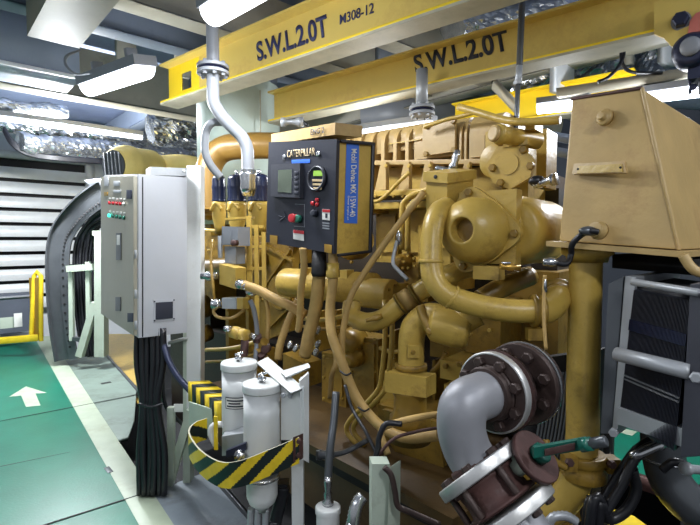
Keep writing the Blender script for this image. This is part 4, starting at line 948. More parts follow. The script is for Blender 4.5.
MB().lathe(fcen+W*.16-U*.10, W, [(-.08, .09), (-.05, .12), (.02, .14), (.3, .14)], 36).build('rear_body', 'yel', pm)
MB().box(pcn+W*.06-Z*.16-U*.07, .10, .06, .05, -U, W).build('foot', 'yel', pm, bevel=.01)
dv = thing('drain_valve', P(510, 268, 1.7), 'small silver drain cock under the round-faced pump', 'valve')
MB().lathe(P(500, 266, 1.68), RT-Z*.1, [(0, .010), (.01, .013), (.02, .010), (.03, .015), (.045, .015), (.05, .009), (.07, .012)], 10).build('body', 'gold', dv)
MB().hexa(P(502, 264, 1.66), RT*.03, V3((0, .006, 0)), Z*.007).build('handle', 'steel', dv)
# bent coolant pipe
cpipe = thing('coolant_pipe', P(480, 300, 1.75), 'thick tan coolant pipe dropping from the junction box and bending right under the pump', 'pipe')
cpts = [P(447, 207, 1.92), P(438, 213, 1.86), P(433, 228, 1.82), P(431, 250, 1.80), P(433, 276, 1.78), P(443, 292, 1.76), P(462, 301, 1.74), P(490, 308, 1.71), P(515, 311, 1.69), P(538, 311, 1.68)]
MB().tube(cpts, .0415, 28, 10).build('pipe', 'yel', cpipe)
for i, (x, y, d, dx_, dy_) in enumerate(((431, 261, 1.79, .0, 1), (452, 297, 1.75, .8, -.6))):
    c = P(x, y, d); n = V3((dx_*.9, -.05*dx_, dy_ if i == 0 else -.45)).normalized(); MB().lathe(c, n, [(-.006, .042), (-.004, .046), (.004, .046), (.006, .042)], 32).build('weld_band', 'yel', cpipe)
pe = thing('pipe_clamp_elbow', P(552, 300, 1.68), 'clamped tan end elbow where the coolant pipe turns up beside the yellow column', 'elbow')
MB().tube([P(536, 311, 1.69), P(547, 310, 1.70), P(556, 302, 1.74), P(560, 290, 1.82)], .046, 24).build('elbow', 'yel', pe)
for k, (x, y, d, n) in enumerate(((538, 311, 1.685, V3((1, -.1, .0))), (558, 294, 1.80, V3((.3, .8, .5))))):
    MB().lathe(P(x, y, d), n, [(-.022, .048), (-.02, .058), (-.008, .058), (-.004, .050), (.004, .050), (.008, .058), (.02, .058), (.022, .048)], 30).build('clamp', 'yel2', pe)
MB().box(P(534, 334, 1.66), .05, .03, .04, RT, V3((0, 1, 0))).build('clamp_lug', 'yel2', pe, bevel=.006)
hose([(545, 275, 1.6), (544, 290, 1.6), (544, 320, 1.58), (546, 350, 1.56)], .006, 'hose', 'hanging_wire', 'thin tan wire hanging straight down in front of the clamped elbow', cat='wire')
MB().lathe(P(545, 292, 1.6), Z, [(0, .008), (.03, .006), (.045, .003)], 8).build('wire_ferrule', 'steel', None, label='small silver ferrule on the thin hanging wire', cat='ferrule')
# second pipe system
hp = thing('cross_pipe', P(400, 320, 1.95), 'tan cross pipe rising to the right behind the bent coolant pipe, with a hose clamp', 'pipe')
MB().tube([P(352, 303, 2.15), P(352, 316, 2.12), P(366, 322, 2.08), (P(384, 318, 2.04)), P(402, 303, 2.0), P(425, 288, 1.98), P(455, 272, 2.0), P(480, 266, 2.05)], .041, 26, 8).build('pipe', 'yel', hp)
c = P(408, 299, 1.99); n = (P(425, 288, 1.98)-P(392, 310, 2.01)).normalized()
MB().lathe(c, n, [(-.045, .045), (.045, .045)], 28).build('rubber_sleeve', 'hose', hp)
for s in (-.035, .035): MB().lathe(c+n*s, n, [(-.008, .048), (.008, .048)], 28).build('hose_clamp', 'yel2', hp)
MB().lathe(P(382, 316, 1.98), V3((-.9, -.1, -.25)), [(0, .012), (.03, .014), (.04, .010), (.07, .008)], 8).build('drain_nipple', 'yel2', hp)
MB().tube([P(480, 300, 2.1), P(505, 286, 2.12), P(530, 276, 2.2)], .045, 20).build('branch', 'yel2', hp)
vp_ = thing('riser_pipe', P(415, 400, 1.95), 'stout vertical tan riser pipe bending right under the cross pipe', 'pipe')
MB().tube([P(411, 392, 1.97), P(411, 360, 1.97), P(412, 335, 1.96), P(418, 322, 1.95), P(432, 316, 1.92), P(455, 322, 1.88), P(478, 312, 1.86)], .053, 28, 8).build('pipe', 'yel', vp_)
for y in (366, 382): MB().lathe(P(411, y, 1.97), Z, [(-.012, .058), (-.008, .066), (.008, .066), (.012, .058)], 30).build('clamp_ring', 'yel2', vp_)
MB().hexa(P(408, 358, 1.90), RT*.045, V3((0, .04, 0)), Z*.05).build('lug', 'yel', vp_, bevel=.006)
bolt(vp_, P(413, 352, 1.90), V3((0, -1, 0)), .010, .010, 'yel2')
MB().lathe(P(410, 440, 1.98), Z, [(0, .085), (.10, .085), (.12, .07), (.18, .066), (.2, .075), (.235, .075)], 28).build('base_casting', 'yel2', vp_)
MB().hexa(P(385, 392, 1.93), P(426, 398, 1.87)-P(385, 392, 1.93), W*.08, Z*.08).build('mount_block', 'yel', vp_, bevel=.012)
MB().lathe(P(470, 332, 1.86), V3((-1, .3, .2)), [(0, .055), (.02, .07), (.06, .075), (.14, .07), (.16, .05)], 28).build('elbow_flange', 'yel', vp_)
for x, y in ((430, 331), (446, 330)): MB().lathe(P(x, y, 1.85), V3((0, -1, .2)), [(-.02, .014), (0, .018), (.01, .012)], 10).build('plug', 'yel2', vp_)
MB().tube([P(420, 306, 1.9), P(424, 318, 1.88), P(430, 330, 1.86)], .018, 12).build('web', 'yel2', vp_)
hose([(400, 236, 2.05), (396, 245, 2.02), (393, 262, 2.0), (398, 270, 1.98), (408, 280, 1.96)], .008, 'gal', 'sensor_wire', 'grey sensor wire curling below the paired tan pipes', cat='wire')
p = P(399, 238, 2.03); MB().lathe(p, Z, [(-.03, .008), (-.01, .014), (.01, .014), (.03, .007)], 8).build('sensor', 'steel', None, label='small silver sensor at the top of the curling grey wire', cat='sensor')
# ================================================================ RIGHT: TALL TAN BOX, COLUMN, HEAT EXCHANGER
U, W = U42, W42
tb = thing('header_tank', P(620, 250, 1.7), 'tall tapering tan tank with a small nameplate standing on the yellow column at right', 'tank')
tq = [P(572, 99, 1.74), P(642, 88, 1.52), P(679, 250, 1.44), P(559, 241, 1.70)]
bkv = W*.75
MB().pts8(tq, [tq[0]+bkv, tq[1]+bkv, tq[2]+bkv*1.1, tq[3]+bkv]).build('body', 'tan', tb, bevel=.008)
tn = (tq[1]-tq[0]).cross(tq[3]-tq[0]).normalized(); tn = tn if tn.dot(CAM-tq[0]) > 0 else -tn
def tk(px, py, o=.0): return hit(px, py, tq[0]+tn*o, tn)
MB().lathe(tk(606, 118), tn, [(0, .028), (.012, .028), (.016, .022), (.018, .014), (.03, .014), (.034, .010)], 22).build('boss', 'tan', tb)
npl = slab([tk(574, 175), tk(628, 173.5), tk(626.5, 162), tk(576, 164.5)], tn, .012).build('nameplate', 'tan', tb, bevel=.003)
slab([tk(577, 173.5, .012), tk(623, 172, .012), tk(622, 164, .012), tk(579, 166.3, .012)], tn, .003).build('plate_face', 'yel', npl, bevel=.001)
for x, y in ((578, 169), (620.5, 167.5)): MB().cyl(tk(x, y, .012), tk(x, y, .017), .004, 10).build('screw', 'dark', npl)
# edge welds and rim
MB().tube([tq[0]+tn*.001, tq[1]+tn*.001], .006, 8, smooth=False).build('top_seam', 'rust', tb)
MB().tube([tq[1], tq[2]], .006, 8, smooth=False).build('corner_seam', 'tan', tb)
lp = [P(543, 243, 1.68), P(556, 239, 1.68), P(680, 251, 1.42), P(690, 262, 1.40), P(700, 272, 1.39)]
rimv = (P(684, 254, 1.41)-P(546, 243, 1.70))
MB().hexa(P(546, 246, 1.70), rimv, W*.85, Z*.018).build('bottom_flange', 'tan', tb, bevel=.004)
MB().tube([P(683, 255, 1.40), P(690, 266, 1.39), P(698, 272, 1.38), P(712, 274, 1.36)], .014, 12).build('rolled_edge', 'tan', tb)
cnn = thing('cable_connector', P(588, 236, 1.66), 'black wired plug on the foot of the tall tan tank', 'connector')
MB().lathe(tk(600, 231, .0), tn, [(0, .03), (.01, .03), (.02, .022), (.03, .024)], 16).build('socket', 'tan', cnn)
MB().tube([tk(598, 232, .03), tk(590, 231, .05), tk(580, 236, .05), tk(572, 245, .05), P(571, 255, 1.62), P(566, 264, 1.6), P(552, 262, 1.6)], .010, 10).build('cable', 'black', cnn)
MB().ball(tk(588, 231, .045), .02, (1.5, 1, .8)).build('boot', 'tray', cnn)
MB().lathe(P(552, 262, 1.6), RT, [(-.03, .012), (0, .016), (.02, .010)], 8).build('end_fitting', 'steel', cnn)
col = thing('support_column', P(560, 520, 1.7), 'tall round yellow column under the tan tank with a clamp near its foot', 'column')
MB().tube([P(586, 246, 1.74), P(585, 300, 1.74), P(583, 380, 1.74), (P(582, 440, 1.74)), P(577, 475, 1.74), P(564, 500, 1.76), P(543, 515, 1.8)], .056, 30, 8).build('pipe', 'yel', col)
MB().lathe(P(587, 262, 1.74), Z, [(0, .068), (.02, .072), (.03, .088), (.06, .088)], 30).build('top_collar', 'yel', col)
MB().lathe(P(583, 478, 1.74), Z, [(0, .07), (.005, .078), (.035, .078), (.04, .070), (.06, .070), (.065, .078), (.09, .078), (.095, .07)], 30).build('clamp', 'yel2', col)
for x, y in ((569, 462), (611, 464)): MB().box(P(x, y, 1.70), .04, .05, .05, RT, V3((0, 1, 0))).build('clamp_lug', 'yel2', col, bevel=.012); bolt(col, P(x, y, 1.66), V3((0, -1, .1)), .014, .016, 'rust')
hose([(546, 440, 1.62), (548, 452, 1.6), (556, 462, 1.6), (566, 468, 1.6)], .012, 'yel2', 'oil_hose', 'short tan hose at the foot of the yellow column')
# black plate heat exchanger
hx = thing('plate_heat_exchanger', P(655, 440, 1.6), 'black finned plate heat exchanger with silver tie bars at lower right', 'heat exchanger')
hl_t, hl_b = P(634, 281, 1.50), P(618, 422, 1.50); hr_t, hr_b = P(692, 290, 1.30), P(682, 446, 1.30)
ha = (hr_t-hl_t); dn_ = (hl_b-hl_t)
hb_ = W*.45
n = 46
b = MB()
for i in range(n):
    o = hl_t+ha*((i+.5)/n)+Z*-.005; k = .4+.0*math.sin(i)
    b.hexa(o+hb_*.0+dn_*.05, ha*(.42/n), dn_*.93, hb_)
b.build('plate_pack', 'panel', hx, flat=True)
# grooves of the gaskets across the pack
MB().hexa(hl_t+dn_*.03+hb_*.06, ha, dn_*.97, hb_*.9).build('pack_core', 'dark', hx)
for t0_, t1_, m in ((.27, .345, 'navy'),):
    b = MB()
    for i in range(n): b.hexa(hl_t+ha*((i+.3)/n)+dn_*t0_-hb_.normalized()*.006, ha*(.55/n), dn_*(t1_-t0_), hb_*.05)
    b.build('gasket_band', m, hx, flat=True)
b = MB()
for tt in (.66, .685):
    for i in range(n): b.hexa(hl_t+ha*((i+.3)/n)+dn_*tt-hb_.normalized()*.005, ha*(.4/n), dn_*.008, hb_*.02)
b.build('gasket_line', 'gal', hx, flat=True)
e1_ = P(636, 276, 1.50); 
MB().pts8([P(608, 284, 1.56), P(624, 276, 1.54), P(612, 434, 1.54), P(600, 434, 1.56)], [q+W*.5 for q in (P(608, 284, 1.56), P(624, 276, 1.54), P(612, 434, 1.54), P(600, 434, 1.56))]).build('end_plate', 'tray', hx, bevel=.004)
MB().pts8([P(625, 276, 1.53), P(636, 277, 1.50), P(617, 436, 1.50), P(612, 432, 1.53)], [q+W*.5 for q in (P(625, 276, 1.53), P(636, 277, 1.50), P(617, 436, 1.50), P(612, 432, 1.53))]).build('end_plate_edge', 'gal', hx, bevel=.003)
MB().pts8([P(690, 284, 1.28), P(716, 282, 1.22), P(708, 456, 1.22), P(680, 458, 1.28)], [q+W*.5 for q in (P(690, 284, 1.28), P(716, 282, 1.22), P(708, 456, 1.22), P(680, 458, 1.28))]).build('pressure_plate', 'panel2', hx, bevel=.004)
MB().cyl(P(633, 282, 1.47), P(700, 293, 1.25), .011, 16).build('tie_bar', 'gal', hx)
mb = thing('x', P(0,0,1), 'x', 'x') if False else None
MB().cyl(P(617, 354, 1.47), P(690, 372, 1.27), .0215, 22).build('carrying_bar', 'gal', hx)
MB().hexa(P(617, 424, 1.49), P(682, 447, 1.29)-P(617, 424, 1.49), W*.2, Z*.05).build('lower_rail', 'gal', hx, bevel=.004)
for x, y, d in ((614, 432, 1.5), (696, 377, 1.22)): bolt(hx, P(x, y, d), FN, .014, .014, 'gal')
MB().hexa(P(612, 268, 1.75), P(700, 276, 1.5)-P(612, 268, 1.75), W*.3, Z*.05).build('tank_cradle', 'dark', None, label='dark cradle beam between the tan tank and black heat exchanger', cat='beam')
bp_ = thing('bent_pipe', P(690, 525, 1.8), 'dark oily pipe bend under the black heat exchanger at the lower right corner', 'pipe')
MB().tube([P(662, 432, 1.8), P(663, 452, 1.8), P(668, 475, 1.8), P(680, 494, 1.78), P(696, 508, 1.76), P(716, 518, 1.74)], .072, 28).build('pipe', 'tray', bp_)
MB().lathe(P(698, 508, 1.76), (P(716, 518, 1.74)-P(690, 503, 1.77)), [(0, .11), (.02, .11)], 32).build('flange', 'tray', bp_)
MB().lathe(P(663, 458, 1.8), Z, [(-.004, .074), (.004, .074)], 28).build('weld_band', 'gal', bp_)
for k, (pts, r, lb) in enumerate((
    ([(662, 445, 1.6), (648, 448, 1.6), (634, 460, 1.6), (622, 485, 1.6), (606, 512, 1.6), (598, 535, 1.6)], .016, 'thick black hose arcing down left from the heat exchanger foot'),
    ([(632, 468, 1.62), (636, 490, 1.62), (626, 510, 1.62), (610, 520, 1.62), (590, 524, 1.6)], .018, 'black hose looping near the yellow plate at the bottom right'),
    ([(650, 440, 1.64), (634, 452, 1.64), (618, 475, 1.66), (600, 505, 1.66), (585, 530, 1.66)], .014, 'slim black hose lying inside the thicker arcing hose'),
    ([(690, 467, 1.6), (674, 462, 1.62), (662, 470, 1.64)], .014, 'short black hose with silver end at the lower right edge'))):
    hose(pts, r, 'black', 'rubber_hose', lb)
MB().lathe(P(664, 443, 1.58), V3((-1, -.1, -.35)), [(0, .012), (.02, .018), (.03, .014), (.09, .016), (.12, .012)], 10).build('hose_end', 'steel', None, label='silver hose end fitting just beneath the black heat exchanger', cat='fitting')
MB().lathe(P(700, 470, 1.55), V3((-1, -.1, .15)), [(0, .014), (.03, .014), (.04, .02), (.06, .02)], 10).build('hose_end', 'gal', None, label='silver hose end fitting at the lower right edge', cat='fitting')
MB().prism([hit(x, y, P(612, 510, 2.3), Z) for x, y in ((610, 508), (634, 516), (660, 535), (640, 580), (600, 580))], Z*-.05).build('yellow_base_plate', 'hzy', None, label='bright yellow base plate at the bottom, left of the dark oily pipe bend', cat='plate')
MB().hexa(P(598, 400, 2.1), W*.06, -U*.05, Z*-(P(598, 400, 2.1).z+.6)).build('frame_leg', 'dark', None, label='dark upright leg behind the arcing black hoses', cat='leg') 
# finned guard between the silver flanges and the column
fg = thing('finned_guard', P(558, 500, 1.95), 'dark ribbed flywheel guard between the rusty flanges and yellow column', 'guard')
gc_ = P(520, 420, 2.05)
for k in range(13):
    x = 535+k*3.6
    pts = [P(x+10, 372, 2.0-k*.008), P(x+5, 420, 1.98-k*.008), P(x-4, 462, 1.98-k*.008), P(x-22, 505, 2.0)]
    MB().tube(pts, .0065, 6, 5).build('rib', 'tray', fg)
MB().pts8([P(530, 360, 2.06), P(600, 350, 1.98), P(590, 520, 1.98), P(505, 520, 2.06)], [q+W*.1 for q in (P(530, 360, 2.06), P(600, 350, 1.98), P(590, 520, 1.98), P(505, 520, 2.06))]).build('back_plate', 'dark', fg)
MB().pts8([P(505, 470, 1.97), P(560, 462, 1.93), P(572, 530, 1.93), P(495, 530, 1.97)], [q+W*.1 for q in (P(505, 470, 1.97), P(560, 462, 1.93), P(572, 530, 1.93), P(495, 530, 1.97))]).build('yellow_foot', 'yel2', fg, bevel=.006)
for x, y in ((520, 478), (530, 486), (515, 490)): MB().cyl(P(x, y, 1.93), P(x, y, 1.97), .006, 8).build('screw', 'rust', fg)
# ================================================================ FOREGROUND: SILVER ELBOW AND VALVE
sp_ = thing('elbow_pipe', P(470, 470, 1.3), 'silver painted pipe elbow with big rusty bolted flanges in the right foreground', 'pipe')
fc1, fc2, fc3 = P(497, 391, 1.40), P(511, 384, 1.47), P(530, 377, 1.56)
axv = (fc3-fc1).normalized()
axv = (W*.9+U*-.1+axv*.4).normalized()
fc1 = P(493, 392, 1.38); fc2 = fc1+axv*.06; fc3 = fc1+axv*.135; 
flange(sp_, fc1+axv*.0, -axv, .116, .024, 'brush', 8, .016, 'brown', bh=.018)
MB().lathe(fc1-axv*.0115, -axv, [(0, .110), (.002, .110)], 36).build('flange_face', 'brown', sp_)
MB().lathe(fc1+axv*.012, axv, [(0, .118), (.022, .118)], 36).build('backing_flange', 'rust', sp_)
MB().lathe(fc1-axv*.013, -axv, [(0, .082), (.008, .080), (.010, .074), (.018, .078), (.020, .072), (.03, .074)], 30).build('weld_collar', 'brown', sp_)
flange(sp_, fc3, -axv, .124, .02, 'brown', 8, .017, 'brown', bh=.018)
MB().lathe(fc3+axv*.012, axv, [(0, .126), (.012, .126)], 36).build('gasket_ring', 'steel', sp_)
flange(sp_, fc3+axv*.035, axv, .12, .02, 'brown', 8, .014, 'brown')
MB().lathe(fc1, axv, [(0, .06), (.14, .06)], 24).build('spool', 'brown', sp_)
MB().lathe(fc3+axv*.04, axv, [(0, .06), (.01, .064), (.02, .055), (.03, .064), (.04, .055), (.05, .062), (.06, .052), (.075, .05), (.10, .05)], 26).build('coupling', 'gal', sp_)
f3 = P(480, 471, 1.30); LX = (P(501, 503, 1.30)-P(477, 469, 1.30)).normalized(); _r = ray(485, 478).normalized()
LX = (LX - _r*LX.dot(_r)*.97).normalized(); f4 = f3+LX*.122
MB().tube([fc1-axv*.02, fc1-axv*.055, P(465, 404, 1.30), P(461, 425, 1.30), P(466, 447, 1.31), f3-LX*.01], .065, 36, 10).build('elbow', 'alu', sp_)
MB().lathe(f3-LX*.035, LX, [(0, .069), (.01, .074), (.02, .072), (.03, .078)], 30).build('weld_collar', 'rust', sp_)
flange(sp_, f3, -LX, .127, .032, 'brush', 8, .014, 'brown', rb=.8)
bv = thing('butterfly_valve', P(500, 500, 1.3), 'rusty butterfly valve body between two bright flanges at the bottom, with a green lever', 'valve')
MB().lathe(f3+LX*.013, LX, [(0, .10), (.012, .10), (.016, .088), (.05, .085), (.07, .088), (.074, .10), (.085, .10)], 36).build('body', 'rust', bv)
for an in range(6):
    a_, b_ = perp(LX); o = f3+LX*.012+(a_*math.cos(an*1.047)+b_*math.sin(an*1.047))*.106
    MB().cyl(o, o+LX*.075, .010, 10).build('stud', 'brown', bv)
dc = P(535, 457, 1.235); dx_ = (V3((-.55, -.42, .42))).normalized()
stem = P(505, 478, 1.27)
MB().cyl(stem, dc, .020, 18).build('stem_housing', 'bgrey', bv)
MB().lathe(P(516, 466, 1.255), (dc-stem), [(-.02, .025), (.02, .027), (.025, .02)], 18).build('neck', 'pgreen', bv)
dn2 = V3((-.62, -.62, .30)).normalized()
dn2 = (ray(535, 457).normalized()*-.62 + (RT*.7+UP*.45).normalized()*.78).normalized()
dk = MB().lathe(dc, dn2, [(-.006, .070), (.006, .070), (.009, .066)], 34).build('notched_disc', 'rust', bv)
hub = MB().lathe(dc+dn2*.008, dn2, [(0, .026), (.02, .026), (.026, .020)], 22).build('lever_hub', 'ltgreen', bv)
la_, lb_ = P(534, 453, 1.19), P(588, 444, 1.10)
MB().hexa(la_-Z*.013, lb_-la_, V3((0, .012, 0)), Z*.026).build('lever_arm', 'ltgreen', bv, bevel=.004)
lm = MB().hexa(P(545, 456, 1.165), P(575, 450, 1.115)-P(545, 456, 1.165), V3((0, .004, 0)), Z*.016).build('worn_strip', 'rust', bv)
MB().cyl(P(580, 445.5, 1.105), P(592, 443.5, 1.09), .0155, 14).build('grip_sleeve', 'ltgreen', bv)
MB().lathe(P(590, 443.8, 1.09), (P(605, 441.5, 1.07)-P(590, 444, 1.09)), [(0, .013), (.035, .013), (.038, .009)], 12).build('grip', 'tray', bv)
lw = thing('lower_pipe', P(520, 525, 1.3), 'silver painted pipe running off the bottom edge below the bright valve flange', 'pipe')
flange(lw, f4, LX, .130, .032, 'brush', 8, .014, 'brown', rb=.8)
ld_ = f4+LX*.22; MB().tube([f4, f4+LX*.1, ld_, ld_+V3((.07, 0, -.22)), V3((ld_.x+.08, ld_.y, -.6))], .068, 32).build('pipe', 'alu', lw)
hose([(548, 530, 1.42), (552, 518, 1.42), (566, 516, 1.42), (578, 523, 1.42)], .014, 'gal', 'braided_hose', 'small silver hose end loop at the bottom edge right of the silver pipe', rib=.01)
# ================================================================ FOREGROUND: WHITE CANISTERS IN THE STRIPED GUARD
br_f = thing('filter_bracket', P(300, 525, 2.0), 'white steel stand with a flat top arm holding the two white canisters', 'bracket')
pu_ = P(291, 386, 2.02); MB().hexa(V3((pu_.x, pu_.y, -.6)), RT*.05, V3((0, .04, 0)), Z*(pu_.z+.6)).build('upright', 'white', br_f, bevel=.003)
MB().pts8([P(300, 381, 1.96), P(309, 373, 1.98), P(309, 463, 1.98), P(300, 458, 1.96)], [q+V3((.0, .012, 0))+U*.01 for q in (P(300, 381, 1.96), P(309, 373, 1.98), P(309, 463, 1.98), P(300, 458, 1.96))]).build('side_plate', 'white', br_f)
MB().pts8([P(281, 383, 2.06), P(304, 387, 1.95), P(304, 440, 1.95), P(281, 440, 2.06)], [q+V3((.0, .012, 0)) for q in (P(281, 383, 2.06), P(304, 387, 1.95), P(304, 440, 1.95), P(281, 440, 2.06))]).build('mounting_plate', 'white', br_f)
ta = [P(257, 362, 2.3), P(268, 357, 2.32), P(303, 387, 1.96), P(291, 392, 1.94)]
MB().prism(ta, -Z*.012).build('top_arm', 'white', br_f)
MB().prism([P(281, 371, 2.1), P(308, 363, 2.1), P(310, 366, 2.06), P(286, 376, 2.04)], -Z*.012).build('cross_arm', 'white', br_f)
MB().hexa(P(300, 378, 2.09), RT*.02, V3((0, .02, 0)), Z*-.15).build('angle', 'white', br_f)
for x in (283.5, 290.5): bolt(br_f, P(x, 395, 1.99), V3((-.2, -1, 0)), .011, .012, 'gal'); 
def canister(x, yt, yb, rp, d, label, lab=False):
    t = thing('white_filter_canister', P(x, yb, d), label, 'canister')
    r = rp*d/480; top = P(x, yt, d); h = (top-P(x, yb, d)).z
    MB().lathe(top-Z*h, Z, [(0, r*.7), (.01, r*.97), (h*.22, r*.97), (h*.225, r*.99), (h*.6, r*.985), (h*.605, r*.97), (h-.03, r*.97)], 40).build('shell', 'white', t)
    ld = MB().lathe(top-Z*.032, Z, [(0, r*1.0), (.004, r*1.03), (.028, r*1.03), (.034, r*.99), (.036, r*.9)], 40).build('lid', 'white', t)
    kb = MB().lathe(top+Z*.002, Z, [(0, .012), (.012, .012), (.014, .02), (.022, .02), (.024, .008), (.04, .008)], 12).build('vent_cock', 'steel', t)
    MB().tube([top+Z*.034-RT*.018, top+Z*.034+RT*.02+Z*.012], .0065, 8, smooth=False).build('cock_handle', 'steel', kb)
    MB().tube([top+Z*.03, top+Z*.03+V3((.01, -.02, .0)), top+Z*.01+V3((.015, -.03, .0))], .006, 8).build('cock_spout', 'steel', kb)
    MB().lathe(top-Z*h, -Z, [(0, r*.75), (.03, r*.78), (.035, r*.6)], 28).build('head', 'gal', t)
    return t, top, r, h
c1 = canister(239, 362, 440, 17.5, 2.28, 'left rear white filter canister, with a printed label and a small vent cock')
c2 = canister(262, 383, 468, 19, 2.08, 'right front white filter canister, plain, with a small vent cock on its lid')
t, top, r, h = c1
# printed label curved on the canister
def curved_label(t, c, r, a0, a1, z0, z1, m, name, k=8, o=.0015):
    b = MB(); pts = []
    for i in range(k+1):
        a = a0+(a1-a0)*i/k; pts.append((math.cos(a), math.sin(a)))
    for i in range(k):
        q = [V3((c.x+pts[j][0]*(r+o), c.y+pts[j][1]*(r+o), zz)) for j, zz in ((i, z0), (i+1, z0), (i+1, z1), (i, z1))]
        b.prism(q, V3((pts[i][0], pts[i][1], 0))*.0005)
    return b.build(name, m, t)
zt_ = P(239, 398, 2.2).z; zb_ = P(239, 410, 2.2).z
lbl = curved_label(t, top, r*.985, R(-125), R(-55), zb_, zt_, 'ink', 'label')
curved_label(lbl, top, r*.985, R(-122), R(-58), zb_+.004, zt_-.004, 'paper', 'label_face', o=.0025)
for k, (a0, a1) in enumerate(((-118, -66), (-112, -74), (-118, -62))): curved_label(lbl, top, r*.985, R(a0), R(a1), zb_+.010+k*.013, zb_+.017+k*.013, 'ink', 'printed_line', o=.0032)
# underside bowl of the front canister
t, top, r, h = c2
bc_ = P(262, 474, 2.06)
MB().lathe(bc_, -Z, [(0, .06), (.008, .072), (.022, .072), (.026, .066), (.09, .066), (.12, .056), (.14, .034), (.15, .018), (.165, .016)], 32).build('drain_bowl', 'white', t)
MB().lathe(bc_+Z*.004, -Z, [(0, .070), (.006, .078), (.014, .078), (.018, .070)], 30).build('clamp_ring', 'steel', t)
fh = thing('filter_changeover_block', P(236, 470, 2.15), 'grey changeover block between the white canisters and the striped guard', 'valve block')
MB().hexa(P(222, 456, 2.18), P(252, 452, 2.1)-P(222, 456, 2.18), V3((0, .12, 0)), Z*.09).build('body', 'gal', fh, bevel=.01)
MB().hexa(P(226, 458, 2.06), P(246, 450, 2.02)-P(226, 458, 2.06), V3((0, .02, 0)), Z*.03).build('dark_band', 'blued', fh, bevel=.004)
MB().lathe(P(240, 455, 2.04), V3((.3, -1, .2)), [(0, .026), (.02, .026), (.024, .016), (.05, .018)], 14).build('nut', 'steel', fh)
MB().hexa(P(214, 450, 2.12), RT*.016, V3((0, .01, 0)), Z*.15).build('lever', 'hzy', fh, bevel=.002)
MB().tube([P(222, 424, 2.15), P(213, 426, 2.15), P(211, 434, 2.15), P(216, 445, 2.15)], .014, 12).build('elbow_tube', 'white', fh)
hose([(284, 486, 2.1), (281, 500, 2.1), (276, 520, 2.1), (274, 545, 2.1)], .028, 'black', 'rubber_hose', 'thick black hose dropping behind the clear white drain bowl')
MB().box(P(279, 488, 2.12), .08, .06, .06, RT, V3((0, 1, 0))).build('hose_elbow', 'black', None, bevel=.02, label='black elbow fitting right of the white drain bowl', cat='fitting')
for k, x in enumerate((251, 258, 266)): hose([(x, 508, 2.08), (x-1, 530, 2.08), (x-2, 550, 2.08)], .014, 'gal', 'drain_tube', '%s of the three grey drain tubes below the white drain bowl' % ['left', 'middle', 'right'][k], cat='tube')
# hazard striped guard
def ribbon(path, hgt, thick, m, name, label, cat, stripe=.055, skew=.06, lean=0, k=14, up=Z):
    t = thing(name, path[0], label, cat)
    c = catmull(path, k); cum = [0]
    for i in range(len(c)-1): cum.append(cum[-1]+(c[i+1]-c[i]).length)
    def at_(s):
        s = min(max(s, 0), cum[-1])
        for i in range(len(c)-1):
            if cum[i+1] >= s:
                f = (s-cum[i])/max(1e-6, cum[i+1]-cum[i]); q = c[i].lerp(c[i+1], f); tg = (c[i+1]-c[i]).normalized(); return q, tg
        return c[-1], (c[-1]-c[-2]).normalized()
    b = MB(); N = int(cum[-1]/.005); rows = 22; G = []
    for i in range(N+1):
        q, tg = at_(cum[-1]*i/N); n = tg.cross(up).normalized(); G.append([(q-up*hgt*j/rows, n) for j in range(rows+1)])
    V = [[(b.bm.verts.new(p-n*thick/2), b.bm.verts.new(p+n*thick/2)) for p, n in g] for g in G]
    for i in range(N):
        for j in range(rows):
            s = cum[-1]*(i+.5)/N + skew*(j+.5)/rows
            b.mi = int(s/stripe) % 2
            b.face([V[i][j][0], V[i+1][j][0], V[i+1][j+1][0], V[i][j+1][0]])
            b.face([V[i][j][1], V[i][j+1][1], V[i+1][j+1][1], V[i+1][j][1]])
        b.mi = 2
        b.face([V[i][0][0], V[i][0][1], V[i+1][0][1], V[i+1][0][0]])
        b.face([V[i][rows][0], V[i+1][rows][0], V[i+1][rows][1], V[i][rows][1]])
    b.mi = 2
    for i in (0, N):
        for j in range(rows): b.face([V[i][j][0], V[i][j+1][0], V[i][j+1][1], V[i][j][1]])
    bmesh.ops.recalc_face_normals(b.bm, faces=b.bm.faces[:])
    b.build('striped_band', m, t); return t
gd = ribbon([P(207, 418, 2.35), P(196, 422, 2.33), P(189, 430, 2.26), P(193, 441, 2.15), P(204, 453, 2.04), P(222, 462, 1.93), P(242, 460, 1.88), P(268, 450, 1.88), P(299, 437, 1.90)], .105, .007, ['hzy', 'hzk', 'bgrey'], 'hazard_guard', 'bent yellow and black striped guard band wrapping the two white canisters', 'guard', stripe=.085, skew=.17)
MB().hexa(P(293, 438, 1.885), P(303, 434, 1.92)-P(293, 438, 1.885), V3((0, .008, 0)), -Z*.10).build('rusty_end', 'rust', gd)
for y in (441, 455): bolt(gd, P(299, y, 1.88), V3((-.1, -1, 0)), .010, .010, 'rust')
ha1 = thing('striped_arm', P(222, 418, 2.4), 'short yellow and black striped box arm behind the left white canister', 'arm')
pa, pb2 = P(188, 386, 2.62), P(219, 410, 2.28)
dv_ = pb2-pa; nseg = 7
wv = P(209, 379, 2.66)-P(188, 380, 2.62)
for i in range(nseg):
    MB().hexa(pa+dv_*(i/nseg)-Z*.085, dv_/nseg, wv, Z*.11).build('stripe', 'hzk' if i % 2 else 'hzy', ha1)
wl = MB().pts8([P(189, 402, 2.5), P(214, 410, 2.34), P(214, 440, 2.34), P(189, 425, 2.5)], [q+V3((0, .01, 0)) for q in (P(189, 402, 2.5), P(214, 410, 2.34), P(214, 440, 2.34), P(189, 425, 2.5))]); wl.build('mounting_plate', 'pgreen', ha1)
